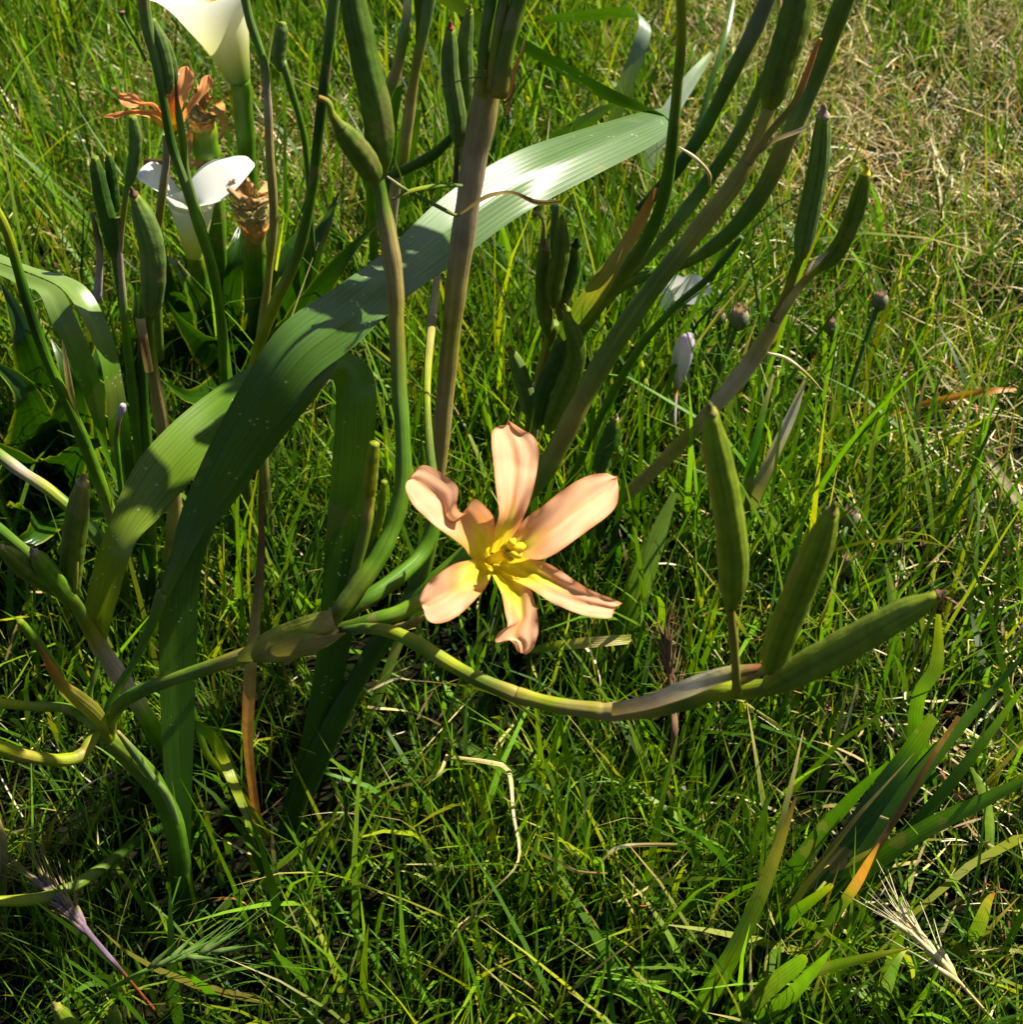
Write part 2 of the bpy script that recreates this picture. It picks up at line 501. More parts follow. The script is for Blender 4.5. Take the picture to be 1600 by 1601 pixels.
field('shade_filler', 'dark filler stubble coloured as deep shade low between the grass tufts', 'grass', 40000, 'grass', lambda x, y: .013 + 0 * x, (.0012, .0028), (.8, .4), (.4, .6),
      ['d', 'e', 'd'], [4, 1.5, 3], lambda x, y: .9 - .25 * west(x, y), K=3)  # dark greens stand in for the deep shade in the gaps
field('dry_grass', 'dead straw coloured grass lying matted between green blades', 'grass', 44000, 'straw',
      lambda x, y: .024 + 0 * x, (.0006, .0017), (1.15, .35), (.35, .8), ['s', 'w', 't', 'b', 'o', 'k', 'r'], [5, 3, 5, 2.6, 1.2, 4, .5],
      lambda x, y: .05 * (x > .08) + .015 + .95 * np.clip(dryness(x, y) - .12, 0, 1) * np.clip(.55 + .7 * fbm(x, y, 14, 6), .1, 1), zlift=(.002, .034), grad=1)
field('far_grass', 'coarser meadow grass further out around the lawn', 'grass', 16000, 'grass', lambda x, y: .06 + 0 * x, (.003, .006), (.45, .3), (.5, .4),
      ['g', 'l', 'd', 'y', 's'], [5, 4, 2, 2, 2], lambda x, y: np.where((y > 1.9) | (np.abs(x) > 1.15), 1, 0), ymax=7, xmax=4, K=4)

# ================================================================== FLOWERING PLANT (arched scape, orange flower, three near pods)
def petal_flower(parent, ctr, petals, Yc, nvec, zoom, name='flower', yellow=84, seed=0, tube=1.0, pc='S'):
    """petals = list of (edge_a, edge_b); traced outlines laid on the flower's own bowl"""
    rnd = random.Random(seed)
    c = at(ctr[0], ctr[1], Yc)
    nv = np.array(nvec, float); nv /= np.linalg.norm(nv)
    sc = mpp(c)
    # throat: the funnel below the petals is the flower object itself
    T = []
    for q, rr, cl in [(-.095, 7, 'l'), (-.085, 8, 'l'), (-.072, 9, 'y'), (-.062, 12, 'Y'), (-.050, 17, 'Y'), (-.038, 24, 'Y')]:
        T.append([*(c + nv * q * .35 * tube), rr * sc * tube, *C(cl)])
    fl = make_obj(name, *tube_mesh(catmull(np.array(T), 4), 14, 3, .08, capend=False), M['petal'], parent)
    for ip, (ea, eb, opt) in enumerate(petals):
        n, m = 44, 17
        A = resample(catmull(np.array([(*zoom(*q), 0) for q in ea], float), 6), n)[:, :2]
        B = resample(catmull(np.array([(*zoom(*q), 0) for q in eb], float), 6), n)[:, :2]
        V = np.zeros((n, m, 3)); CC = np.zeros((n, m, 3)); UV = np.zeros((n, m, 2))
        fold, wave, ph = opt.get('fold', .004), opt.get('wave', .0006), rnd.random() * 6
        ylen = opt.get('yellow', yellow)
        for i in range(n):
            for j in range(m):
                u = j / (m - 1); s = 2 * u - 1
                px, py = A[i] * (1 - u) + B[i] * u
                d = ray(px, py)
                dn = d.dot(nv)
                t0 = (c - CAM).dot(nv) / dn
                P = CAM + d * t0
                r = np.linalg.norm(P - c)
                rp = math.hypot(px - ctr[0], py - ctr[1])
                t = i / (n - 1)
                hgt = -.017 * math.exp(-(r / .0085) ** 1.3) + opt.get('lift', .004) * math.sin(min(1, r / .03) * math.pi * .9) - opt.get('droop', 5.0) * max(0, r - .024) ** 2
                hgt += fold * (abs(s) ** 1.4) * math.sin(math.pi * min(1, t * .92 + .08)) ** .7
                hgt += wave * math.sin(t * 11 + ph + s * 2.0) * abs(s) + .00045 * math.sin(s * 8 + ph + 2.2 * math.sin(t * 6 + ph)) * (1 - abs(s)) + .0006 * abs(s) ** 6 * math.sin(t * 27 + ph)
                V[i, j] = CAM + d * (t0 - hgt / abs(dn))
                lim = ylen * (1 - .45 * abs(s) ** .8) + 5 * math.sin(s * 14 + ph)
                f = 1 / (1 + math.exp((rp - lim) / 7))
                sal = C(pc) * (1 + .10 * math.sin(s * 25 + ph) * .3)
                g = math.exp(-(s / .08) ** 2) * (.35 + .2 * math.sin(t * 3))
                sal = sal * (1 - g) + np.array((.78, .30, .07)) * g
                ring = math.exp(-((rp - lim - 16) / 17) ** 2) * .55
                sal = sal * (1 - ring) + np.array((.78, .30, .05)) * ring
                e = max(abs(s) ** 14, max(0, (t - .955) / .045)) * .75
                sal = sal * (1 - e) + np.array((.66, .22, .06)) * e
                CC[i, j] = sal * (1 - f) + C('Y') * f
                UV[i, j] = (u, t * .05)
        F = [(i*m+j, i*m+j+1, (i+1)*m+j+1, (i+1)*m+j) for i in range(n-1) for j in range(m-1)]
        p = make_obj('petal', V.reshape(-1, 3), F, CC.reshape(-1, 3), UV.reshape(-1, 2), M['petal'], parent)
        p.parent = fl
    return fl, c, nv, sc

# the thing: base on the ground below the upright dark leaf
A = thing('cape_tulip', 'orange six petalled flower on an arched stem with three plump green pods', 'flowering plant', ground(285, 1462))
# thick lower scape, the arched branch and its sheath
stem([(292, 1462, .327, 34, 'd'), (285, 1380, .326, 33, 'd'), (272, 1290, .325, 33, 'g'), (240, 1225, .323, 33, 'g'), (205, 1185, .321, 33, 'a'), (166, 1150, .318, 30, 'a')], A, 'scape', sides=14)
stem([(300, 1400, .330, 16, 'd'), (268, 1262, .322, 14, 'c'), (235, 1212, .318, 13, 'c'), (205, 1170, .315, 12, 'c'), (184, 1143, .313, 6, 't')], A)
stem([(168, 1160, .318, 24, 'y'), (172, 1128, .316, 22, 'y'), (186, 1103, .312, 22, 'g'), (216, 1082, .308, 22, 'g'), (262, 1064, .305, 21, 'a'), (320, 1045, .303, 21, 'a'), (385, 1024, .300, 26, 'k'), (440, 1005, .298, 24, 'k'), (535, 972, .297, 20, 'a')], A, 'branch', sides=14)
edge_leaf([(372, 1020, .299), (410, 990, .296), (460, 968, .294), (500, 956, .293), (518, 952, .293)],
          [(378, 1036, .299), (420, 1030, .296), (470, 1020, .294), (500, 1006, .293), (535, 985, .293)], [(0, 'a'), (.35, 'k'), (.7, 'y'), (1, 't')], A, 'bract', M['dry'], n=24, bulge=.32, fold=0, flip=-1)
edge_leaf([(395, 1028, .295), (440, 1000, .290), (480, 990, .288), (505, 993, .288), (540, 988, .288)],
          [(400, 1036, .295), (440, 1034, .291), (485, 1023, .289), (512, 1010, .289), (542, 989, .288)], [(0, 'a'), (.3, 'k'), (.6, 'k'), (1, 't')], A, 'bract', M['dry'], n=24, bulge=.22, fold=0, flip=-1)
# pedicel of the open flower
stem([(600, 984, .293, 10, 't'), (640, 976, .289, 13, 'k'), (672, 958, .288, 7, 't'), (690, 945, .290, 2, 't')], A, 'bract', M['dry'])
# tall stem with the two upper pods
stem([(503, 988, .296, 20, 'a'), (530, 955, .298, 27, 'a'), (560, 915, .302, 30, 'a'), (592, 870, .308, 30, 'g'), (615, 820, .315, 28, 'g'), (630, 755, .322, 26, 'g'), (630, 680, .33, 25, 'g'), (624, 590, .34, 24, 'a'),
      (620, 500, .347, 25, 'k'), (617, 440, .35, 30, 't'), (608, 375, .353, 28, 't'), (598, 320, .356, 24, 'a'), (590, 275, .358, 20, 'g')], A, sides=14)
stem([(536, 962, .30, 24, 'd'), (580, 932, .304, 26, 'g'), (625, 900, .312, 26, 'g'), (662, 862, .322, 25, 'g'), (682, 800, .33, 22, 'g'), (672, 700, .345, 14, 'a'), (668, 600, .365, 12, 'y'), (676, 500, .40, 14, 't'), (684, 430, .445, 12, 't'), (692, 370, .475, 11, 't')], A)
capsule([(593, 275, .358), (592, 190, .358), (570, 90, .36), (552, 0, .362), (545, -60, .364)], 48, A, col=(.09, .16, .012), base=.45)
capsule([(588, 285, .352), (570, 250, .35), (548, 220, .348), (530, 195, .346)], 40, A, col='a', tip=False, end=.5)
stem([(533, 200, .346, 20, 'a'), (520, 180, .345, 14, 'y'), (513, 160, .345, 10, 'y'), (498, 152, .345, 8, 'o')], A, 'withered_tip', M['dry'])
stem([(548, 925, .303, 14, 'd'), (558, 880, .306, 17, 'a'), (572, 825, .309, 19, 'a'), (577, 790, .311, 17, 'k'), (578, 765, .312, 18, 'a')], A, 'branch')
capsule([(577, 785, .312), (578, 760, .312), (581, 730, .313), (586, 692, .314)], 23, A, col='y', tip=False, base=.8, end=.7, sides=14)
capsule([(572, 870, .312), (585, 835, .313), (596, 800, .314), (601, 752, .315)], 15, A, col='l', tip=False, base=.5, end=.7, sides=12)
# low branch with three near pods
stem([(535, 985, .292, 14, 'd'), (575, 982, .288, 17, 'a'), (615, 988, .283, 22, 'y'), (660, 1010, .278, 23, 'l'), (705, 1038, .273, 22, 'y'), (750, 1062, .268, 24, 'a'), (800, 1083, .264, 25, 'k'), (815, 1088, .263, 27, 'k'), (870, 1102, .259, 25, 'y'),
      (930, 1110, .256, 27, 'k'), (955, 1112, .255, 30, 't'), (1010, 1106, .253, 34, 'k'), (1070, 1092, .251, 38, 'a'), (1120, 1078, .249, 36, 'y'), (1165, 1078, .247, 30, 'y'), (1205, 1072, .245, 26, 'a')], A, 'branch', sides=16)
edge_leaf([(958, 1098, .250), (1010, 1086, .247), (1070, 1062, .2455), (1130, 1042, .245), (1190, 1037, .245)],
          [(960, 1118, .250), (1015, 1108, .247), (1075, 1090, .245), (1135, 1066, .244), (1195, 1050, .244)], [(0, 't'), (.3, 'p'), (.6, 'w'), (.85, 'k'), (1, 'r')], A, 'bract', M['dry'], n=26, bulge=.30, fold=0, flip=-1)
stem([(1152, 1084, .244, 17, 'y'), (1151, 1050, .243, 14, 'k'), (1147, 1000, .242, 15, 'k'), (1143, 962, .241, 14, 'k'), (1142, 945, .241, 20, 'y')], A, 'pedicel')
stem([(1150, 1068, .246, 16, 'k'), (1180, 1054, .2445, 15, 't'), (1205, 1042, .243, 18, 'y')], A, 'pedicel')
capsule([(1143, 950, .241), (1147, 880, .240), (1138, 790, .239), (1120, 700, .238), (1112, 645, .2375)], 48, A, col=(.20, .27, .014), tipcol='k', end=.42)
capsule([(1203, 1048, .243), (1225, 985, .241), (1256, 910, .239), (1285, 840, .237), (1301, 800, .236)], 50, A, col=(.19, .26, .012), tipcol='k')
capsule([(1196, 1077, .2455), (1250, 1048, .243), (1320, 1010, .2405), (1400, 965, .238), (1468, 930, .236)], 50, A, col=(.20, .27, .02), tipcol='b', base=.55, end=.3)

def zA(zx, zy): return (600 + zx / 4, 630 + zy / 4)
petals = [
 ([(655, 935), (690, 800), (722, 690), (706, 560), (690, 400), (676, 260), (680, 180), (712, 145), (772, 136), (776, 106)],
  [(770, 930), (845, 780), (890, 680), (930, 560), (960, 420), (969, 320), (960, 250), (930, 200), (870, 166), (782, 108)], dict(fold=.003, droop=3.0, lift=.004)),
 ([(760, 925), (850, 770), (905, 705), (1000, 640), (1080, 575), (1200, 492), (1300, 448), (1400, 437), (1425, 452), (1460, 460)],
  [(770, 990), (900, 975), (990, 976), (1080, 937), (1200, 852), (1320, 765), (1400, 705), (1455, 640), (1470, 565), (1462, 466)], dict(fold=.0055, droop=9.0, lift=.001)),
 ([(690, 985), (800, 962), (900, 966), (1010, 995), (1080, 1030), (1200, 1110), (1300, 1170), (1400, 1210), (1460, 1235), (1492, 1250)],
  [(676, 1035), (790, 1095), (900, 1150), (980, 1200), (1050, 1245), (1150, 1290), (1250, 1325), (1350, 1341), (1425, 1341), (1432, 1296)], dict(fold=.0024, yellow=112, droop=4)),
 ([(668, 1015), (672, 1060), (700, 1110), (740, 1200), (760, 1310), (775, 1395), (722, 1430), (700, 1495), (790, 1480), (835, 1550)],
  [(705, 1015), (770, 1062), (850, 1100), (905, 1150), (940, 1220), (963, 1320), (968, 1420), (950, 1500), (925, 1545), (888, 1572)], dict(fold=.0018, yellow=100, droop=5)),
 ([(650, 985), (605, 958), (540, 980), (450, 1000), (380, 1040), (300, 1100), (255, 1155), (232, 1195), (224, 1225), (240, 1245)],
  [(672, 1025), (668, 1085), (640, 1150), (580, 1220), (500, 1300), (420, 1355), (340, 1376), (280, 1360), (252, 1305), (243, 1252)], dict(fold=.0036, yellow=56, droop=5)),
 ([(635, 985), (552, 970), (500, 900), (430, 842), (330, 772), (240, 692), (182, 632), (147, 565), (137, 510), (155, 480)],
  [(668, 955), (690, 850), (692, 725), (640, 650), (570, 596), (535, 640), (518, 690), (478, 680), (457, 640), (466, 532), (425, 482), (350, 430), (290, 396), (235, 388), (200, 420), (160, 470)], dict(fold=.004, yellow=62, droop=2)),
]
fl, fc, fn, fs = petal_flower(A, (765, 877), petals, .292, (.26, -.52, .80), zA, seed=3)
def pix(p):
    q = p - CAM; z = q.dot(FWD)
    return 800 + q.dot(RIGHT) / z / TF * 800, 800 - q.dot(UP) / z / TF * 800, p[1]
e1, e2 = pix(fc - fn * .052), pix(fc - fn * .030)
stem([(520, 985, .296, 16, 'a'), (575, 972, .293, 24, 'g'), (625, 957, .294, 24, 'l'), (668, 936, .300, 23, 'l'), (*e1, 20, 'l'), (*e2, 14, 'l')], A, 'pedicel')
# style column and anther lobes
def fpt(px, py, up): 
    d = ray(px, py); t0 = (fc - CAM).dot(fn) / d.dot(fn)
    return CAM + d * (t0 - up / abs(d.dot(fn)))
col = np.array([[*fpt(x, y, u), r * fs, *C('Y')] for x, y, u, r in [(764, 876, -.012, 6), (778, 870, -.002, 8), (792, 863, .004, 9), (803, 858, .007, 10)]])
o = make_obj('style', *tube_mesh(catmull(col, 4), 10, 3, .1), M['petal'], A); o.parent = fl
for (x, y, u, r, x2, y2, u2) in [(797, 860, .006, 6, 818, 854, .010), (795, 862, .006, 6, 812, 868, .009), (796, 856, .007, 6, 803, 845, .011), (790, 866, .004, 5, 800, 873, .006), (786, 860, .005, 5, 797, 848, .008)]:
    q = np.array([[*fpt(x, y, u), r * fs, *(C('Y'))], [*fpt((x + x2) / 2, (y + y2) / 2, (u + u2) / 2 + .001), r * 1.05 * fs, *(C('Y') * 1.1)], [*fpt(x2, y2, u2), r * .95 * fs, *(C('Y') * 1.15)], [*fpt(x2 + (x2 - x) * .15, y2 + (y2 - y) * .15, u2 + .0005), r * .4 * fs, *(C('Y') * 1.15)]])
    o = make_obj('anther', *tube_mesh(catmull(q, 4), 8, 3, .25, wob=.15), M['petal'], A); o.parent = fl

# node at the foot of the arch: side shoots
edge_leaf([(170, 1160, .314), (140, 1128, .309), (98, 1088, .304), (80, 1060, .302), (62, 1020, .300), (46, 990, .299), (34, 972, .299)],
          [(176, 1150, .316), (160, 1108, .312), (128, 1080, .307), (105, 1065, .304), (84, 1035, .302), (58, 1000, .300), (36, 972, .299)], [(0, 'y'), (.3, 'k'), (.5, 'k'), (.7, 'o'), (1, 'b')], A, 'bract', M['blade'], n=30, bulge=.25, fold=0, flip=-1)
capsule([(100, 1066, .306), (82, 1038, .303), (52, 996, .300), (30, 970, .298)], 17, A, col='l', tip=False, base=.6, end=.7, sides=12)
stem([(162, 1152, .314, 16, 'y'), (138, 1128, .310, 15, 'c'), (106, 1107, .305, 16, 'g'), (55, 1104, .298, 16, 'a'), (0, 1098, .29, 16, 'y'), (-70, 1085, .28, 17, 'y')], A, 'branch')
stem([(152, 1140, .312, 12, 'l'), (142, 1158, .307, 19, 'y'), (130, 1177, .303, 21, 'k'), (112, 1186, .300, 21, 'y'), (80, 1187, .296, 20, 'y'), (35, 1180, .29, 21, 'k'), (0, 1168, .285, 23, 'y'), (-60, 1150, .28, 24, 'y')], A, 'branch')
stem([(146, 1132, .315, 9, 'y'), (141, 1085, .317, 8, 'l'), (148, 1058, .319, 9, 'a'), (156, 1030, .322, 9, 'g')], A)
# long strap leaf, sheathed stalk first, then the wide blade running back over the grass
stem([(166, 1148, .319, 15, 'y'), (167, 1115, .321, 14, 'g'), (182, 1080, .324, 13, 'g'), (208, 1036, .328, 13, 'g'), (236, 978, .332, 15, 'g'), (254, 925, .336, 20, 'a')], A, 'leaf_stalk')
edge_leaf([(240, 950, .334), (262, 890, .338), (283, 800, .343), (328, 695, .348), (383, 592, .353), (440, 508, .361), (520, 452, .381), (600, 394, .412), (700, 302, .453), (800, 240, .481), (900, 205, .512), (1000, 176, .542), (1040, 168, .554)],
          [(254, 950, .334), (297, 870, .338), (334, 806, .343), (378, 745, .348), (436, 662, .353), (490, 592, .360), (556, 540, .375), (630, 470, .395), (716, 408, .430), (812, 338, .458), (905, 287, .477), (1012, 232, .508), (1048, 208, .525)],
          [(0, 'a'), (.1, 'e'), (.45, (.06, .125, .02)), (.8, (.085, .15, .04)), (1, (.09, .155, .045))], A, n=90, m=13, fold=.07)
edge_leaf([(1040, 168, .555), (1052, 182, .556), (1010, 176, .556), (950, 158, .547), (880, 118, .556), (800, 70, .566), (690, 6, .58), (640, -30, .585)],
          [(1048, 208, .526), (1044, 184, .536), (1000, 160, .545), (940, 130, .541), (880, 95, .55), (805, 52, .561), (700, -12, .577), (642, -34, .585)],
          [(0, 'e'), (.2, 'd'), (.6, 'd'), (1, 'a')], A, n=50, m=7, fold=.10)
# upright dark leaf that rises from the base behind it
edge_leaf([(283, 1462, .3275), (264, 1380, .331), (262, 1300, .334), (253, 1150, .338), (248, 1010, .341), (254, 905, .344), (285, 832, .347), (330, 764, .352), (398, 672, .360), (470, 596, .368), (520, 560, .374)],
          [(300, 1462, .3275), (298, 1380, .331), (299, 1300, .334), (303, 1150, .338), (308, 1010, .341), (313, 905, .344), (332, 832, .347), (366, 785, .352), (430, 700, .360), (502, 610, .368), (528, 568, .374)],
          [(0, 'd'), (.3, (.05, .11, .02)), (.7, 'e'), (1, 'e')], A, n=70, m=11, fold=.10)

# ================================================================== PLANT with the drooping folded leaf and three pods at the left
Fp = thing('cape_tulip', 'cape tulip with purplish tan stem, three short pods and a long folded drooping leaf', 'flowering plant', ground(318, 1345))
stem([(318, 1345, .365, 26, 'd'), (296, 1262, .36, 26, 'd'), (262, 1180, .353, 26, 'd'), (226, 1116, .346, 26, 'l'), (195, 1068, .342, 28, 'p'), (165, 1025, .338, 28, 'p'), (145, 992, .335, 24, 'k'), (122, 950, .332, 22, 'a'), (104, 928, .33, 20, 'a')], Fp, 'scape', sides=14)
capsule([(110, 938, .331), (90, 912, .329), (68, 885, .327), (53, 863, .325)], 33, Fp, col='l', tipcol='p', base=.6, end=.4)
capsule([(98, 925, .330), (70, 908, .328), (35, 885, .325), (3, 855, .322)], 32, Fp, col='a', tipcol='t', base=.5, end=.3)
capsule([(112, 928, .333), (112, 880, .334), (120, 810, .335), (128, 756, .336)], 38, Fp, col='a', tipcol='t', base=.55, end=.55)
stem([(116, 922, .331, 10, 'y'), (118, 895, .331, 10, 'y'), (121, 870, .332, 5, 't')], Fp, 'bract', M['dry'])
edge_leaf([(158, 1006, .338), (134, 975, .339), (133, 945, .340), (148, 880, .341), (172, 812, .345), (212, 726, .358), (268, 662, .372), (330, 612, .386), (392, 572, .397), (452, 552, .405), (505, 545, .410), (545, 550, .412), (574, 568, .411), (588, 604, .405), (586, 680, .401), (572, 790, .396), (560, 900, .390), (546, 1020, .383), (512, 1160, .375), (470, 1270, .369), (448, 1330, .366)],
          [(166, 1004, .337), (176, 965, .336), (186, 930, .337), (200, 880, .338), (216, 842, .342), (252, 806, .350), (304, 746, .360), (352, 700, .370), (410, 652, .380), (458, 622, .390), (490, 604, .397), (515, 592, .402), (524, 602, .406), (525, 640, .405), (519, 720, .401), (511, 820, .396), (504, 915, .390), (494, 1030, .383), (470, 1160, .375), (440, 1270, .369), (430, 1330, .366)],
          [(0, 'y'), (.15, 'a'), (.3, 'g'), (.5, 'l'), (.6, 'd'), (1, 'd')], Fp, n=110, m=13, fold=.08)  # apex lighter, hanging half darker: its shaded underside is painted in
stem([(170, 860, .345, 20, 'a'), (130, 812, .35, 20, 'g'), (80, 768, .355, 20, 'y'), (35, 738, .36, 20, 'p'), (0, 712, .363, 20, 'a'), (-60, 670, .37, 20, 'g')], Fp, 'branch')
stem([(120, 930, .34, 16, 'y'), (90, 905, .34, 17, 'y'), (45, 866, .34, 18, 'a'), (0, 828, .34, 18, 'g'), (-50, 790, .34, 18, 'g')], Fp, 'branch')

# ================================================================== CENTRAL PLANT with the thick brown sheathed stem
B = thing('cape_tulip', 'cape tulip with a thick tan sheathed upright stem splitting into three at the top', 'flowering plant', ground(445, 1335))
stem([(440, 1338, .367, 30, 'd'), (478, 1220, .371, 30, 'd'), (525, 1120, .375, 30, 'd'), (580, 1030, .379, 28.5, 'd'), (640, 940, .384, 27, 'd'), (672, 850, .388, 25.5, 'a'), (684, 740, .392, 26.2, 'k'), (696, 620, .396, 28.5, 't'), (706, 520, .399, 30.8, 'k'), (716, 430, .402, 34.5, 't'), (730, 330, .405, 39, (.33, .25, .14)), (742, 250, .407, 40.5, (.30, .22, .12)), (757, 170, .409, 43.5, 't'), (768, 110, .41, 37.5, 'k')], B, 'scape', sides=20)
stem([(756, 150, .407, 22, 'k'), (758, 80, .408, 20, 'a'), (768, 0, .41, 20, 'g'), (774, -60, .411, 20, 'g')], B, 'branch')
stem([(770, 140, .405, 20, 'k'), (776, 70, .406, 18, 'y'), (788, 0, .408, 18, 'a'), (794, -60, .41, 18, 'a')], B, 'branch')
stem([(780, 150, .404, 28, 'k'), (793, 70, .405, 28, 'a'), (812, 0, .407, 27, 'a'), (828, -60, .408, 27, 'a')], B, 'branch')
edge_leaf([(790, 180, .406), (800, 120, .405), (815, 75, .404), (822, 52, .403)], [(796, 180, .406), (806, 122, .405), (819, 77, .404), (823, 53, .403)], [(0, 'b'), (.6, 'b'), (1, 't')], B, 'bract', M['dry'], n=16, m=5)
for (x0, y0, x1, y1, x2, y2) in [(752, 122, 735, 122, 690, 135), (762, 122, 758, 110, 762, 112), (768, 125, 772, 130, 770, 137), (742, 128, 740, 135, 744, 138), (790, 160, 800, 150, 806, 130), (792, 165, 796, 160, 812, 128)]:
    stem([(x0, y0, .404, 3.5, 'b'), (x1, y1, .402, 2.5, 't'), (x2, y2, .400, 1.2, 'b')], B, 'fibre', M['dry'], sides=5)
# withered curled bracts of the same stem, and the pod pair behind
stem([(606, 276, .372, 3, 'w'), (640, 300, .385, 6, 'l'), (680, 320, .392, 7, 'c'), (712, 336, .398, 6, 'k'), (722, 332, .395, 4, 't')], B, 'withered_bract', M['dry'], sides=6)
edge_leaf([(722, 330, .394), (760, 304, .388), (800, 298, .384), (840, 312, .382), (877, 312, .381)], [(720, 336, .394), (762, 311, .389), (800, 303, .385), (838, 320, .382), (877, 318, .381)], [(0, 't'), (.5, 's'), (.7, 'b'), (1, 'k')], B, 'withered_bract', M['dry'], n=24, m=5, fold=.3)
stem([(613, 312, .38, 5, 't'), (645, 298, .385, 8, 'y'), (690, 290, .392, 8, 'l'), (722, 290, .398, 6, 'c')], B, 'withered_bract', M['dry'], sides=6)
stem([(738, 290, .412, 12, 't'), (728, 240, .415, 12, 'p'), (734, 190, .416, 6, 'p'), (736, 175, .416, 2, 'b')], B, 'bract', M['dry'])
stem([(712, 290, .415, 9, 'b'), (714, 255, .415, 8, 'b'), (716, 225, .415, 9, 'y')], B, 'pedicel')
stem([(724, 260, .42, 7, 'a'), (724, 200, .42, 8, 'a'), (726, 170, .42, 9, 'c')], B, 'pedicel')
capsule([(716, 228, .415), (714, 180, .415), (704, 110, .415), (705, 45, .415)], 29, B, col='c', tipcol='r')
capsule([(726, 172, .42), (728, 130, .42), (727, 70, .42), (735, 17, .42)], 25, B, col='c', tipcol='y')
# right leaning branch of the plant, passing behind the flower
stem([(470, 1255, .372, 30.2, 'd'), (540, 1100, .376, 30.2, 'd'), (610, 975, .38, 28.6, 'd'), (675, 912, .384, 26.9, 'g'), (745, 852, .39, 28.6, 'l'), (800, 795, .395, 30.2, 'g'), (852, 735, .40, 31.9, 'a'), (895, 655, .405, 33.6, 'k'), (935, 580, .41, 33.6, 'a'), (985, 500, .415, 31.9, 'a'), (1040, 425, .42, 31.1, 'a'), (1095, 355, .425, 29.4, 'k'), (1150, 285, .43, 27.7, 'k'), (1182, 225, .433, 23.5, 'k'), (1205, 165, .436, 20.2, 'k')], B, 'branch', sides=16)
capsule([(1203, 168, .436), (1218, 110, .437), (1240, 40, .438), (1258, -40, .44)], 48, B, col='a', base=.5)
stem([(1170, 255, .428, 14, 't'), (1200, 212, .427, 13, 'k'), (1240, 165, .426, 12, 'k'), (1262, 115, .426, 11, 'o'), (1276, 75, .426, 9, 'o'), (1284, 60, .426, 5, 'o')], B, 'bract', M['dry'], sides=8)
edge_leaf([(1186, 236, .424), (1210, 216, .422), (1240, 204, .421), (1260, 196, .421)], [(1190, 240, .424), (1214, 222, .422), (1244, 210, .421), (1262, 202, .421)], [(0, 'b'), (.4, 's'), (1, 'w')], B, 'withered_bract', M['dry'], n=16, m=5, fold=.3)
stem([(1110, 292, .42, 4, 't'), (1108, 270, .418, 6, 's'), (1085, 245, .417, 6, 'w'), (1062, 230, .416, 3, 'w')], B, 'withered_bract', M['dry'], sides=6)

# ================================================================== PLANT leaning right behind the flower, with a cluster of pods
Cc = thing('cape_tulip', 'cape tulip leaning over behind the orange flower with a tight cluster of green pods', 'flowering plant', ground(800, 872))
stem([(800, 872, .543, 30, 'd'), (818, 770, .53, 26, 'd'), (828, 690, .52, 24, 'a'), (840, 625, .51, 22, 'p'), (853, 560, .505, 20, 'k'), (866, 505, .50, 18, 'a')], Cc, 'scape')
capsule([(858, 525, .498), (852, 480, .498), (850, 430, .498), (851, 388, .498)], 25, Cc, col='a', tipcol='t', end=.7)
capsule([(866, 480, .492), (868, 440, .491), (877, 395, .49), (879, 347, .49)], 27, Cc, col='a', tipcol='y', end=.5)
capsule([(875, 500, .496), (884, 460, .496), (897, 420, .496), (901, 385, .496)], 22, Cc, col='e', tipcol='d', end=.7)
capsule([(856, 675, .485), (884, 610, .484), (902, 550, .483), (886, 485, .482)], 32, Cc, col='a', tipcol='y', end=.4)
capsule([(840, 668, .492), (852, 610, .492), (872, 560, .492), (882, 520, .492)], 30, Cc, col='e', tip=False)
stem([(848, 390, .498, 10, 'y'), (849, 372, .498, 8, 't'), (850, 350, .497, 4, 'p'), (843, 335, .496, 4, 'p'), (833, 332, .495, 7, 'p')], Cc, 'withered_tip', M['dry'], sides=7)
stem([(868, 420, .502, 9, 'c'), (866, 370, .503, 12, 'c'), (869, 322, .504, 12, 'c')], Cc, 'pedicel')
capsule([(828, 650, .50), (824, 620, .50), (814, 585, .50), (801, 550, .50)], 27, Cc, col='c', tipcol='y', end=.45)
stem([(822, 690, .51, 10, 'a'), (828, 650, .50, 10, 'a')], Cc, 'pedicel')
capsule([(936, 740, .50), (942, 715, .50), (954, 685, .50), (963, 655, .50)], 26, Cc, col='e', tipcol='s', end=.4)
stem([(880, 800, .53, 9, 'd'), (920, 770, .51, 9, 'd'), (937, 738, .50, 10, 'a')], Cc, 'pedicel')
edge_leaf([(860, 545, .50), (886, 500, .485), (896, 478, .48), (922, 440, .475), (962, 388, .47), (1000, 330, .467), (1022, 292, .465)],
          [(872, 560, .50), (906, 516, .485), (930, 490, .48), (952, 455, .475), (972, 415, .47), (1010, 350, .467), (1030, 292, .465)], [(0, 'd'), (.35, 'a'), (.55, 'k'), (.7, 't'), (.9, 'o'), (1, 'b')], Cc, 'bract', M['blade'], n=40, bulge=.25, fold=0, flip=-1)
stem([(850, 640, .51, 18, 'd'), (880, 560, .50, 20, 'd'), (920, 500, .49, 22, 'a'), (960, 448, .482, 22, 'a'), (990, 408, .478, 22, 'a'), (1018, 362, .475, 22, 'g'), (1038, 308, .472, 21, 'g'), (1050, 235, .47, 19, 'g'), (1060, 130, .468, 17, 'a'), (1066, 50, .467, 15, 'y'), (1063, -50, .466, 13, 'y')], Cc, 'branch')
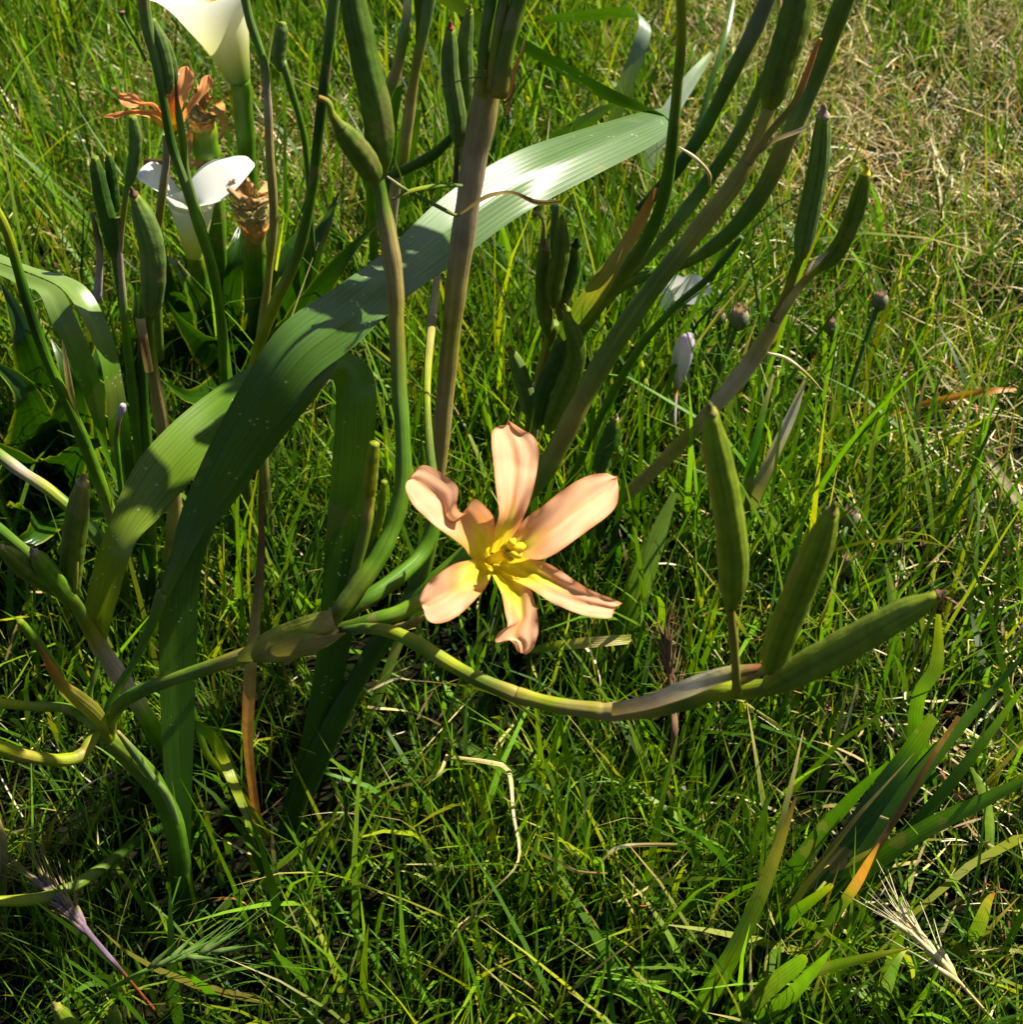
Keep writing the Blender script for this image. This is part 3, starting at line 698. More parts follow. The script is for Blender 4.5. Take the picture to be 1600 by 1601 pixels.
stem([(900, 520, .50, 17.2, 'd'), (935, 478, .49, 18.9, 'g'), (975, 445, .486, 18.9, 'a'), (1030, 425, .484, 17.2, 'g'), (1095, 398, .482, 21, 'a'), (1150, 355, .48, 26, 'g'), (1195, 295, .48, 28, 'a'), (1228, 225, .48, 29, 'k'), (1258, 160, .48, 29, 'c'), (1290, 80, .48, 30, 'a'), (1325, -10, .48, 31, 'a'), (1345, -60, .48, 32, 'a')], Cc, 'branch', sides=14)
stem([(960, 448, .484, 12, 'y'), (1010, 405, .488, 15.5, 'a'), (1045, 365, .49, 18.9, 'a'), (1075, 325, .49, 20.6, 'c'), (1105, 285, .492, 20.6, 'g'), (1160, 200, .495, 20, 'a'), (1200, 110, .497, 14, 'a')], Cc, 'branch')
stem([(1000, 330, .485, 17.2, 'd'), (1060, 262, .487, 19.8, 'd'), (1105, 195, .488, 22, 'g'), (1150, 105, .489, 23, 'a'), (1185, 35, .49, 25.8, 'q'), (1215, -40, .49, 27.5, 'q')], Cc, 'branch')
stem([(820, 880, .545, 18, 'd'), (900, 735, .53, 13, 'g'), (950, 630, .52, 13, 'g'), (1000, 545, .515, 13, 'g'), (1055, 480, .51, 12, 'g'), (1110, 432, .507, 11, 'e'), (1160, 370, .505, 10, 'e')], Cc)
stem([(830, 885, .55, 18.9, 'd'), (900, 835, .54, 20.6, 'a'), (960, 788, .53, 20.6, 'k'), (1020, 738, .525, 21.5, 't'), (1085, 672, .52, 22.4, 'k'), (1120, 632, .518, 25.8, 'p'), (1165, 578, .515, 27.5, 'p'), (1200, 525, .512, 24.1, 't'), (1218, 490, .51, 18.9, 'p')], Cc, 'branch', sides=14)
stem([(1210, 500, .51, 15, 'b'), (1232, 455, .508, 15, 'k'), (1245, 415, .506, 16, 'a'), (1255, 395, .505, 15, 'l')], Cc, 'pedicel')
capsule([(1252, 402, .505), (1264, 340, .504), (1280, 260, .503), (1288, 182, .502)], 33, Cc, col='c', tipcol='p', base=.55, end=.65)
stem([(1216, 500, .508, 15, 't'), (1240, 462, .506, 15, 's'), (1262, 435, .504, 14, 'k'), (1285, 415, .503, 15, 'l')], Cc, 'pedicel')
capsule([(1280, 420, .503), (1312, 388, .502), (1338, 330, .50), (1354, 272, .499)], 29, Cc, col='a', tipcol='Y', base=.5, end=.55)
edge_leaf([(1258, 428, .500), (1270, 410, .499), (1284, 398, .498), (1296, 393, .498)], [(1262, 432, .500), (1278, 416, .499), (1290, 402, .498), (1297, 394, .498)], [(0, 'b'), (.5, 'w'), (1, 'p')], Cc, 'withered_bract', M['dry'], n=14, m=5, fold=.3)
stem([(1200, 552, .508, 5, 'w'), (1230, 560, .505, 6, 'w'), (1262, 585, .503, 5, 't'), (1287, 612, .502, 3, 't')], Cc, 'withered_bract', M['dry'], sides=6)

# invented tops of these two plants above the frame, added to shade the ground
def shade_leaf(par, pts, w, roll=60):
    q = [(x, y, Y, w * f, c) for (x, y, Y), f, c in zip(pts, (.5, .9, 1, .8, .08), 'aggge')]
    blade(q, par, 'leaf', M['leaf'], roll, .12)
for par, p in [(Cc, [(1345, -60, .48, 32, 'e'), (1400, -220, .485, 28, 'g'), (1450, -420, .49, 24, 'g'), (1480, -600, .49, 18, 'a')]),
               (Cc, [(1215, -40, .49, 28, 'e'), (1270, -200, .492, 26, 'g'), (1320, -400, .494, 22, 'g'), (1350, -560, .496, 16, 'a')]),
               (Cc, [(1063, -50, .466, 13, 'y'), (1068, -200, .466, 13, 'g'), (1085, -330, .466, 12, 'g')]),
               (B, [(774, -60, .411, 20, 'g'), (770, -220, .412, 17, 'g'), (778, -380, .413, 14, 'a')]),
               (B, [(828, -60, .408, 26, 'a'), (850, -220, .408, 22, 'g'), (885, -380, .408, 16, 'a')])]:
    stem(p, par, 'branch')  # unseen branch end, invented for the shadow it casts
    x, y, Y = p[-1][:3]
    for dx in (-70, 10, 85):
        capsule([(x, y, Y), (x + dx * .5, y - 80, Y), (x + dx * .9, y - 170, Y), (x + dx, y - 250, Y)], 40, par, col='a', tipcol='t')
for par, pts, w, rl in [
    (Cc, [(1270, -200, .492), (1240, -320, .48), (1200, -400, .46), (1140, -440, .45), (1070, -420, .44)], 90, 45),
    (B, [(774, -60, .411), (740, -180, .42), (690, -250, .43), (620, -270, .44), (550, -230, .45)], 85, 45)]:
    shade_leaf(par, pts, w, rl)

# ================================================================== LEFT PLANT: torn grey leaf, big curved pod
E = thing('cape_tulip', 'cape tulip at left with one fat curved grey green pod and a torn grey leaf', 'flowering plant', ground(235, 985))
stem([(250, 985, .50, 26, 'd'), (268, 860, .492, 24, 'k'), (272, 770, .488, 24, 't'), (258, 690, .485, 24, 't'), (246, 620, .482, 22, 't'), (236, 555, .48, 18, 'a'), (234, 505, .478, 13, 'a'), (236, 480, .478, 16, 'c')], E, 'scape')
capsule([(236, 492, .478), (240, 430, .477), (234, 370, .476), (210, 305, .475)], 40, E, col='c', tipcol='b', base=.5, end=.35)
edge_leaf([(226, 580, .476), (218, 540, .475), (212, 500, .475), (211, 495, .475)], [(240, 580, .476), (234, 545, .475), (228, 505, .475), (226, 497, .475)], [(0, 't'), (.6, 'b'), (1, 's')], E, 'bract', M['dry'], n=16, bulge=.3, fold=0, flip=-1)
stem([(232, 985, .505, 20, 'd'), (225, 800, .50, 19, 'g'), (215, 680, .50, 18, 'g'), (205, 590, .50, 16, 'g'), (195, 500, .50, 14, 'l'), (189, 430, .50, 12, 'p'), (186, 380, .50, 9, 'p'), (184, 340, .50, 7, 'q')], E)
capsule([(178, 400, .50), (170, 350, .50), (158, 300, .50), (148, 245, .50)], 27, E, col='e', tip=False, base=.5)
stem([(195, 510, .50, 9, 'g'), (186, 450, .50, 10, 'g'), (178, 395, .50, 11, 'a')], E, 'pedicel')
capsule([(182, 330, .505), (178, 300, .505), (174, 270, .505), (170, 240, .505)], 18, E, col='e', tip=False, base=.5)
capsule([(200, 290, .50), (208, 260, .50), (212, 220, .50), (208, 182, .50)], 20, E, col='c', tip=False, base=.5, end=.6)
stem([(188, 400, .50, 7, 'p'), (192, 345, .50, 9, 'k'), (200, 285, .50, 10, 'c')], E, 'pedicel')
stem([(152, 470, .50, 14, 'v'), (156, 400, .50, 12, 'p'), (150, 360, .50, 9, 'b'), (143, 333, .50, 5, 'p')], E, 'withered_tip', M['dry'])
stem([(240, 985, .503, 18, 'd'), (238, 850, .50, 17, 'g'), (232, 720, .50, 16, 'g'), (224, 600, .502, 15, 'd'), (222, 520, .503, 15, 'e'), (228, 440, .505, 14, 'a')], E)
stem([(200, 985, .51, 20, 'd'), (185, 850, .46, 20, 'g'), (165, 780, .45, 20, 'l'), (135, 700, .445, 20, 'g'), (105, 630, .44, 18, 'g'), (75, 565, .44, 17, 'g'), (48, 490, .44, 17, 'd'), (28, 420, .44, 17, 'g'), (10, 360, .44, 15, 'y'), (-15, 310, .44, 12, 'y')], E, 'branch')
edge_leaf([(128, 700, .443), (112, 660, .441), (104, 610, .44), (98, 560, .44), (97, 530, .44)], [(140, 700, .443), (124, 650, .441), (118, 620, .44), (106, 560, .44), (98, 530, .44)], [(0, 'a'), (.5, 'k'), (.8, 's'), (1, 't')], E, 'bract', M['dry'], n=20, bulge=.2, fold=0, flip=-1)
stem([(192, 790, .445, 9, 'a'), (186, 735, .444, 9, 'g'), (182, 690, .443, 9, 'l'), (184, 668, .443, 7, 'b'), (187, 652, .443, 8, 'p'), (190, 640, .443, 14, 'v'), (193, 632, .443, 8, 'v')], E, 'bud_stalk', sides=8)
# torn leaf in two ribbons
edge_leaf([(-70, 405, .475), (0, 430, .470), (34, 447, .466), (60, 457, .463), (76, 492, .458), (97, 538, .455), (120, 592, .453), (141, 645, .452), (160, 702, .451), (186, 772, .451)],
          [(-70, 385, .480), (0, 412, .475), (55, 432, .470), (95, 452, .466), (116, 490, .460), (140, 545, .457), (156, 592, .455), (164, 642, .454), (169, 702, .453), (190, 772, .452)],
          [(0, 'c'), (.35, 'c'), (.6, 'g'), (1, 'g')], E, n=60, m=9, fold=.05)
edge_leaf([(-70, 383, .481), (0, 410, .476), (57, 430, .471), (98, 452, .466), (126, 492, .461), (142, 525, .459), (156, 562, .457), (164, 604, .456), (168, 652, .456), (176, 722, .456), (205, 800, .458)],
          [(-70, 370, .492), (0, 397, .488), (50, 417, .484), (105, 432, .480), (136, 450, .476), (159, 486, .470), (181, 542, .466), (193, 602, .463), (203, 662, .462), (210, 722, .461), (216, 800, .460)],
          [(0, 'c'), (.35, 'c'), (.6, 'g'), (.8, 'd'), (1, 'd')], E, n=60, m=9, fold=.05)

# ================================================================== UPPER LEFT PLANT with thin stems and the second orange flower
D = thing('cape_tulip', 'cape tulip with thin stems and a small orange flower in front of the calla lilies', 'flowering plant', ground(372, 880))
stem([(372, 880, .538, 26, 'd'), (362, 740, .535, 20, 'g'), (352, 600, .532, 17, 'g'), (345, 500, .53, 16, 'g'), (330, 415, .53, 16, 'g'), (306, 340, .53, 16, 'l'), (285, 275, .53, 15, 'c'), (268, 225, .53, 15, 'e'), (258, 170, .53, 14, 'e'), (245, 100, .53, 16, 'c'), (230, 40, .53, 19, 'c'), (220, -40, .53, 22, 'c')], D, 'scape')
stem([(360, 620, .536, 15, 'g'), (338, 440, .536, 14, 'g'), (312, 345, .536, 14, 'g'), (292, 275, .536, 13, 'c'), (286, 225, .536, 13, 'l'), (280, 180, .536, 11, 'c'), (276, 150, .536, 6, 'b'), (275, 118, .536, 5, 'b'), (276, 114, .536, 12, 'v')], D)
stem([(250, 560, .535, 14, 'a'), (244, 400, .535, 13, 'a'), (252, 320, .535, 13, 'k'), (260, 250, .535, 12, 'p'), (258, 210, .535, 9, 'p')], D)
capsule([(262, 145, .532), (262, 115, .532), (252, 70, .532), (238, 30, .532)], 22, D, col='c', tip=False, base=.5)
capsule([(274, 130, .534), (268, 95, .534), (258, 65, .534), (246, 45, .534)], 15, D, col='c', tip=False, base=.5)
stem([(228, 95, .53, 5, 'c'), (208, 55, .53, 5, 'l'), (193, 28, .53, 6, 'c'), (190, 18, .53, 12, 'b')], D, 'bud_stalk', sides=7)
stem([(425, 880, .545, 16, 'd'), (405, 600, .548, 15, 't'), (420, 430, .55, 13, 'k'), (428, 340, .55, 14, 't'), (422, 240, .55, 14, 't'), (418, 150, .55, 13, 'p'), (410, 90, .55, 13, 'c'), (390, 30, .55, 14, 'c'), (376, -40, .55, 15, 'c')], D)
stem([(490, 400, .55, 8, 'e'), (478, 230, .55, 10, 'g'), (455, 140, .55, 12, 'g'), (441, 95, .55, 13, 'c')], D, 'pedicel')
capsule([(441, 110, .55), (436, 90, .55), (438, 65, .55), (443, 35, .55)], 22, D, col='c', tip=False, base=.6, end=.4)
stem([(395, 880, .54, 22, 'd'), (380, 680, .53, 19, 'a'), (398, 565, .525, 18, 'y'), (428, 480, .522, 18, 'y'), (465, 398, .52, 18, 'a'), (488, 300, .52, 16, 'g'), (500, 190, .52, 16, 'd'), (512, 90, .52, 17, 'e'), (522, 0, .52, 19, 'c'), (526, -50, .52, 20, 'c')], D, 'branch')
def zD(zx, zy): return (zx * .3375, zy * .3375)
pet2 = [
 ([(790, 590), (775, 470), (800, 380), (830, 320), (862, 305)], [(830, 590), (850, 480), (890, 400), (900, 350), (868, 306)], dict(fold=.002, yellow=14, lift=.004)),
 ([(800, 600), (870, 480), (915, 420), (935, 360), (965, 346)], [(835, 600), (890, 505), (950, 440), (990, 385), (972, 348)], dict(fold=.002, yellow=14)),
 ([(770, 590), (700, 490), (620, 500), (570, 490), (548, 450)], [(790, 560), (720, 480), (665, 470), (620, 432), (556, 430)], dict(fold=.002, yellow=16)),
 ([(760, 605), (690, 545), (600, 530), (540, 548), (482, 542)], [(790, 575), (740, 520), (650, 508), (560, 515), (482, 532)], dict(fold=.002, yellow=26)),
 ([(780, 620), (775, 560), (765, 500), (775, 440), (790, 400)], [(825, 620), (830, 560), (825, 480), (815, 420), (796, 398)], dict(fold=.002, yellow=22)),
]
petal_flower(D, (268, 200), pet2, .545, (.0, -.80, .60), zD, yellow=16, seed=9, tube=.4, pc=(.88, .40, .15))

# ================================================================== BACK PLANT, two tan stems between the tall pods
Hb = thing('cape_tulip', 'cape tulip of slim tan stems beside a dark broad leaf behind the leaning scape', 'flowering plant', ground(590, 600))
stem([(590, 600, .72, 14, 'd'), (585, 400, .70, 15, 'g'), (580, 250, .69, 18, 'l'), (600, 160, .69, 20, 'l'), (620, 110, .69, 18, 't'), (632, 50, .69, 15, 'c'), (638, 0, .69, 12, 'w'), (642, -40, .69, 10, 'w')], Hb)
stem([(600, 600, .72, 14, 'd'), (614, 330, .70, 16, 'p'), (630, 250, .69, 18, 'k'), (638, 190, .69, 18, 't'), (650, 110, .69, 16, 'k'), (664, 40, .69, 19, 'c'), (676, -40, .69, 22, 'c')], Hb, 'scape')
capsule([(654, 75, .692), (658, 40, .692), (655, 0, .692), (650, -40, .692)], 16, Hb, col='a', tip=False)
stem([(598, 280, .70, 14, 'd'), (640, 262, .68, 16, 'd'), (680, 240, .66, 18, 'd'), (712, 208, .65, 10, 'd')], Hb, 'branch')
edge_leaf([(585, 330, .73), (590, 240, .72), (600, 170, .72), (612, 140, .72)], [(620, 330, .73), (618, 260, .72), (622, 190, .72), (632, 130, .72)], [(0, 'd'), (1, 'd')], Hb, 'leaf', M['broadleaf'], n=20, fold=.1)
edge_leaf([(606, 330, .735), (612, 250, .73), (628, 195, .725), (650, 170, .725)], [(640, 320, .735), (648, 250, .73), (656, 205, .725), (658, 172, .725)], [(0, 'd'), (1, 'g')], Hb, 'leaf', M['broadleaf'], n=20, fold=.1)

# ================================================================== CALLA LILIES
CR = np.random.default_rng(5).normal(0, 1, (13, 19))
def spathe(name, axis, rim_r, parent, Y, tilt, cols, flare=1.0, sides=36, mat=None, gap=.25, crumple=0.0, point=0.6, rows=26):
    """rolled funnel: axis = [(px,py,halfwidth px)...] from throat base to the mouth, then a flaring rim"""
    pa = np.array([[*at(x, y, Y), w * mpp(at(x, y, Y))] for x, y, w in axis])
    a = resample(catmull(pa, 6), rows)
    T = tangents(a[:, :3])
    V, CC, UV = [], [], []
    tcol = [C(c) for c in cols]
    tx = np.linspace(0, 1, len(tcol))
    nrm = unit(np.array([-CAM[0], -1.0, .25])); 
    for i in range(rows):
        t = i / (rows - 1)
        X = unit(np.cross(T[i], nrm)); Yv = np.cross(X, T[i])
        fl = max(0, (t - .62) / .38)
        for k in range(sides + 1):
            th = -math.pi + gap * .5 + (2 * math.pi - gap) * k / sides + math.pi / 2 + tilt
            r = a[i, 3] * (1 + .10 * (k / sides - .5))
            back = .5 + .5 * math.cos(th - tilt + math.pi / 2)     # 1 towards the back of the mouth
            r *= 1 + flare * fl ** 1.6 * (.45 + point * back)
            cr = crumple * CR[(i // 2) % 13, (k // 2) % 19] * t + crumple * .5 * CR[(i * 5) % 13, (k * 3) % 19] * t
            p = a[i, :3] + X * math.cos(th) * r * (1 + cr) + Yv * math.sin(th) * r * (1 + cr)
            p = p + T[i] * a[i, 3] * (flare * fl ** 2 * (.5 * back - .55 * (1 - back))) + T[i] * cr * a[i, 3]
            V.append(p)
            CC.append([np.interp(t, tx, [c[q] for c in tcol]) for q in range(3)])
            UV.append((k / sides, t * .1))
    m = sides + 1
    F = [(i*m+k, i*m+k+1, (i+1)*m+k+1, (i+1)*m+k) for i in range(rows-1) for k in range(sides)]
    return make_obj(name, V, F, np.array(CC), UV, mat or M['white_petal'], parent)

def calla_leaf(parent, pts, wid, col='d', roll=30, Y=None, curl=.18):
    """broad arrow shaped leaf: pts from the stalk end to the tip"""
    a = resample(catmull(pts4([(x, y, yy, wid, col) for x, y, yy in pts]), 8), 26)
    t = np.linspace(0, 1, 26)
    w = a[:, 3] * np.interp(t, [0, .06, .18, .35, .6, .85, 1], [.35, .75, 1, .97, .72, .3, .02])
    P = a[:, :3]; T = tangents(P); view = unit(P - CAM)
    A = unit(np.cross(T, view)); Bv = np.cross(A, T)
    X = A * math.cos(R(roll)) + Bv * math.sin(R(roll))
    V, F, CC, UV = strip_mesh(P - X * w[:, None], P + X * w[:, None], a[:, 4:7], 11, curl, 0, .05)
    ed = (np.abs(UV[:, 0] - .5) > .49)
    CC = np.where(ed[:, None], C('y') * .8, CC)
    return make_obj('leaf', V, F, CC, UV, M['broadleaf'], parent)

K1 = thing('calla_lily', 'white calla lily with open curled spathe among the thin stems', 'calla lily', ground(335, 560))
stem([(335, 560, .76, 34, 'd'), (325, 480, .70, 32, 'g'), (312, 430, .69, 30, 'g'), (304, 395, .685, 28, 'y')], K1)
spathe('spathe', [(303, 400, 13), (303, 375, 20), (302, 350, 27), (301, 330, 31), (300, 316, 34)], 0, K1, .68, 0.35, [(.45, .50, .06), (.70, .70, .14), (.80, .80, .40), 'W'], flare=.12, gap=.12, point=.3)
edge_leaf([(332, 330, .680), (318, 318, .690), (300, 296, .702), (302, 275, .706), (322, 255, .708), (352, 246, .704), (384, 244, .692), (397, 256, .684)],
          [(298, 330, .660), (314, 322, .656), (330, 319, .655), (346, 313, .656), (362, 302, .659), (376, 288, .663), (389, 272, .670), (398, 260, .678)], [(0, (.8, .8, .55)), (.2, 'W'), (1, 'W')], K1, 'spathe_lobe', M['white_petal'], n=40, m=15, fold=.16)
edge_leaf([(318, 316, .69), (298, 312, .695), (280, 296, .70), (264, 272, .70), (250, 256, .70), (236, 253, .695), (222, 262, .69), (213, 275, .685)],
          [(300, 330, .66), (286, 318, .66), (272, 312, .66), (260, 306, .66), (247, 299, .662), (234, 292, .665), (222, 284, .67), (213, 277, .68)], [(0, (.8, .8, .55)), (.2, 'W'), (1, 'W')], K1, 'spathe_lobe', M['white_petal'], n=40, m=15, fold=.14)
stem([(303, 350, .68, 9, 'Y'), (303, 330, .68, 10, 'Y'), (303, 318, .68, 9, 'Y'), (302, 312, .68, 4, 'Y')], K1, 'spadix', M['petal'])
K2 = thing('calla_lily', 'tall calla lily with a pale yellow funnel held high on a thick green stem', 'calla lily', ground(400, 600))
stem([(400, 600, .72, 30, 'd'), (396, 450, .72, 30, 'd'), (392, 330, .715, 29, 'g'), (386, 240, .71, 29, 'g'), (379, 160, .705, 31, 'g'), (375, 120, .70, 35, 'l')], K2)
spathe('spathe', [(375, 124, 18), (364, 90, 28), (350, 50, 42), (334, 10, 58), (322, -30, 76), (316, -60, 86)], 0, K2, .70, 0.2, ['l', (.45, .48, .12), (.66, .66, .34), (.82, .80, .62), 'W', 'W'], flare=.6, gap=.4)
stem([(352, 55, .70, 10, 'Y'), (338, 10, .70, 14, 'Y'), (325, -35, .70, 10, 'Y')], K2, 'spadix', M['petal'])
K3 = thing('calla_lily', 'spent calla lily with a green tube under shrivelled brown spathe', 'calla lily', ground(345, 540))
stem([(345, 540, .78, 28, 'd'), (340, 400, .73, 30, 'g'), (332, 290, .72, 34, 'l'), (326, 255, .715, 40, 'l'), (320, 220, .71, 42, 'l'), (318, 190, .71, 38, 'y')], K3)
spathe('spathe', [(318, 200, 18), (316, 185, 20), (318, 172, 20), (322, 165, 16), (326, 160, 13)], 0, K3, .705, 0.2, ['k', 'o', 't', 't', 'o'], flare=.9, gap=.3, crumple=.22, mat=M['dry'])
edge_leaf([(328, 168, .70), (340, 182, .695), (346, 200, .695), (340, 220, .695)], [(336, 164, .70), (350, 178, .695), (354, 202, .695), (343, 222, .695)], [(0, 't'), (.5, 'o'), (1, 'b')], K3, 'withered_lobe', M['dry'], n=16, fold=.3)
edge_leaf([(296, 200, .70), (286, 225, .70), (262, 245, .70), (222, 248, .70)], [(302, 212, .70), (298, 240, .70), (275, 258, .70), (224, 256, .70)], [(0, 'o'), (.5, 't'), (1, 'b')], K3, 'withered_lobe', M['dry'], n=16, fold=.3)
edge_leaf([(296, 240, .695), (305, 250, .695), (318, 250, .695)], [(292, 258, .695), (302, 262, .695), (316, 258, .695)], [(0, 't'), (1, 'o')], K3, 'withered_lobe', M['dry'], n=12, fold=.3)
K4 = thing('calla_lily', 'calla lily withered to a crumpled brown bag on its stem', 'calla lily', ground(405, 580))
stem([(405, 580, .74, 30, 'd'), (402, 470, .69, 32, 'g'), (398, 400, .675, 36, 'g'), (398, 365, .67, 34, 'k')], K4)
spathe('spathe', [(398, 375, 14), (398, 355, 22), (396, 330, 26), (394, 308, 25), (396, 296, 18)], 0, K4, .665, 0.2, ['k', 'o', 't', 't', (.45, .25, .10)], flare=.35, gap=.3, crumple=.24, mat=M['dry'])
# their broad leaves
for par, pts, wd, cl, rl in [
 (K1, [(330, 545, .74), (300, 500, .70), (270, 460, .66), (255, 405, .66), (252, 350, .68)], 70, 'd', 40),
 (K1, [(335, 550, .74), (320, 500, .69), (300, 460, .66), (280, 420, .66), (262, 400, .68)], 62, 'g', -40),
 (K1, [(325, 555, .74), (270, 540, .68), (235, 530, .64), (215, 500, .63), (210, 450, .64)], 80, 'd', 25),
 (K2, [(398, 590, .70), (360, 560, .66), (320, 540, .62), (280, 500, .60), (262, 470, .60)], 90, 'd', 35),
 (K2, [(398, 590, .70), (350, 610, .62), (300, 620, .58), (262, 600, .57), (250, 590, .57)], 80, 'd', -20),
 (K2, [(400, 600, .70), (370, 640, .62), (330, 670, .56), (290, 680, .54), (255, 640, .54)], 84, 'g', 25),
 (K4, [(405, 580, .72), (440, 500, .68), (470, 440, .66), (500, 370, .66), (530, 300, .68)], 100, 'd', 35),
 (K4, [(405, 580, .72), (450, 540, .66), (490, 470, .63), (540, 400, .63), (590, 350, .64)], 100, 'd', -30),
 (K4, [(402, 570, .72), (420, 500, .70), (432, 440, .70), (450, 390, .71), (470, 360, .72)], 80, 'd', 10),
 (K3, [(340, 545, .77), (350, 480, .74), (360, 430, .73), (372, 380, .74), (380, 340, .76)], 76, 'd', 15)]:
    calla_leaf(par, pts, wd, cl, rl)
K5 = thing('calla_lily', 'flowerless calla clump of dark broad glossy leaves beneath the torn grey leaf', 'calla lily', ground(60, 760))
for pts, wd, cl, rl in [
 ([(60, 760, .60), (60, 690, .57), (50, 640, .55), (30, 600, .55), (-20, 560, .56)], 110, 'd', 15),
 ([(60, 760, .60), (90, 700, .57), (110, 640, .55), (105, 580, .55), (80, 530, .56)], 120, 'd', -25),
 ([(60, 760, .60), (40, 740, .54), (0, 710, .52), (-40, 690, .52), (-90, 690, .52)], 110, 'd', 30),
 ([(60, 760, .60), (100, 730, .53), (130, 700, .50), (160, 690, .50), (185, 700, .51)], 90, 'd', -25),
 ([(70, 760, .60), (60, 600, .60), (40, 530, .60), (20, 480, .61), (0, 440, .62)], 100, 'd', 30),
 ([(70, 760, .60), (130, 640, .58), (150, 590, .57), (160, 540, .58), (150, 490, .59)], 100, 'd', 15),
 ([(60, 770, .58), (70, 800, .50), (60, 830, .47), (30, 850, .46), (-20, 850, .46)], 120, 'd', 20),
 ([(60, 760, .60), (110, 790, .52), (150, 800, .48), (190, 790, .47), (230, 760, .47)], 90, 'd', 30)]:
    calla_leaf(K5, pts, wd, cl, rl)
    stem([(60, 765, ground(60, 765)[1], 10, 'd'), (pts[0][0], pts[0][1] - 4, pts[0][2], 9, 'd'), (pts[1][0], pts[1][1], pts[1][2], 6, 'd')], K5, 'leaf_stalk', sides=6)

# broad pale leaf and bent strap leaves at the top
def strap(name, label, L, Rr, cols, mat='leaf', fold=.08, group=None, extra=None, cat='leaf'):
    g = (np.array(at(*L[0])) + np.array(at(*Rr[0]))) / 2
    rt = thing(name, label, cat, (g[0], g[1], 0), group)
    edge_leaf(L, Rr, cols, rt, 'blade', M[mat], n=40, fold=fold)
    return rt
strap('strap_leaf', 'broad pointed leaf catching light just behind the long strap leaf', [(820, 330, .92), (838, 230, .90), (880, 200, .89), (930, 170, .885), (960, 160, .88)], [(860, 330, .92), (870, 240, .895), (905, 215, .885), (940, 185, .88), (965, 162, .88)], [(0, 'd'), (.5, 'g'), (1, 'l')])
strap('strap_leaf', 'pale bluish strap leaf bent sharply over near the shaded far grass', [(950, 330, .95), (945, 230, .93), (960, 150, .92), (985, 80, .92), (1000, 35, .93), (985, 12, .95), (930, 14, .97), (850, 25, 1.0)], [(985, 330, .95), (965, 230, .93), (985, 150, .92), (1010, 85, .92), (1018, 42, .93), (990, 28, .955), (930, 32, .975), (850, 36, 1.0)], [(0, 'd'), (.4, 'c'), (.6, (.22, .28, .2)), (.7, 'g'), (1, 'g')])
strap('strap_leaf', 'whitish grey strap leaf lying low behind the slender green branch', [(1000, 260, .90), (1030, 180, .92), (1070, 120, .94), (1110, 80, .96)], [(1020, 270, .90), (1055, 190, .92), (1090, 130, .94), (1118, 84, .96)], [(0, 'c'), (.5, (.3, .36, .28)), (1, 'c')])
strap('strap_leaf', 'dark narrow leaf running back to the shaded far corner grass', [(1085, 210, .93), (1110, 120, .95), (1130, 60, .97), (1142, 0, 1.0)], [(1092, 212, .93), (1118, 124, .95), (1138, 62, .97), (1150, 0, 1.0)], [(0, 'd'), (1, 'e')])

# ================================================================== small meadow plants with round heads
def seed_head(pts, hw, label, group='wiry stems with round grey seed heads', col='q', hh=1.25):
    b = ground(*pts[0][:2])
    rt = thing('seed_head', label, 'seed head', b, group)
    p = [(pts[0][0], pts[0][1], b[1], pts[0][3], 'e')] + [(*q[:4], 'e') for q in pts[1:]]
    stem(p, rt, 'stem', sides=7)
    x, y, Y = pts[-1][:3]
    c = at(x, y, Y); r = hw * mpp(c) / 2
    a = np.array([[*(c + np.array([0, 0, 1]) * r * q * hh), r * s, *C(cl)] for q, s, cl in [(-1, .25, 'e'), (-.6, .75, 'e'), (0, 1, col), (.5, .92, col), (.95, .7, 'p'), (1.05, .62, 'b')]])
    make_obj('head', *tube_mesh(catmull(a, 4), 12, 6, .08, wob=.06), M['dry'], rt)
    V, F, CC, UV = [], [], [], []
    for k in range(9):
        th = k * .7; d = np.array([math.cos(th), math.sin(th), 0])
        s = np.array([-math.sin(th), math.cos(th), 0])
        z = np.array([0, 0, 1.0])
        base = c + z * r * .8 * hh + d * r * .55
        n0 = len(V)
        V += [base - s * r * .16, base + s * r * .16, base + d * r * .25 + z * r * .5 + s * r * .1, base + d * r * .2 * math.sin(k * 3) + z * r * .95]
        F.append((n0, n0+1, n0+2, n0+3)); CC += [C('p')] * 4; UV += [(0, 0)] * 4
    make_obj('sepal', V, F, np.array(CC), UV, M['dry'], rt)
G1 = 'beside the leaning pod stem'
seed_head([(1040, 860, 0, 8), (1075, 740, .60, 8), (1108, 630, .62, 8), (1140, 545, .63, 7), (1156, 500, .635, 7)], 30, 'fat greenish seed head on dark stem close under the leaning pod stem')
seed_head([(1095, 820, 0, 9), (1118, 640, .66, 9), (1126, 540, .67, 8), (1124, 497, .67, 7)], 20, 'slim grey seed head with a wispy top next to the fat greenish one')
seed_head([(1275, 830, 0, 8), (1305, 700, .64, 8), (1335, 590, .66, 8), (1362, 510, .67, 8), (1376, 472, .675, 8)], 24, 'grey seed head on a long dark curved wiry stem in open turf')
seed_head([(1290, 800, 0, 8), (1299, 660, .68, 8), (1303, 560, .70, 8), (1301, 512, .70, 8)], 21, 'pale seed head on a straight bluish upright wiry stem')
seed_head([(1240, 640, 0, 7), (1290, 540, .80, 7), (1335, 475, .82, 7), (1354, 446, .825, 7)], 26, 'silvery seed head leaning right on a short dark stem')
seed_head([(1330, 560, 0, 6), (1392, 480, .83, 6), (1428, 424, .86, 6), (1441, 396, .87, 6)], 25, 'solitary round seed head far out on the parched turf')
seed_head([(1240, 470, 0, 6), (1265, 430, .86, 6), (1283, 395, .87, 6)], 34, 'grey brown seed head tucked between the two forked pods')
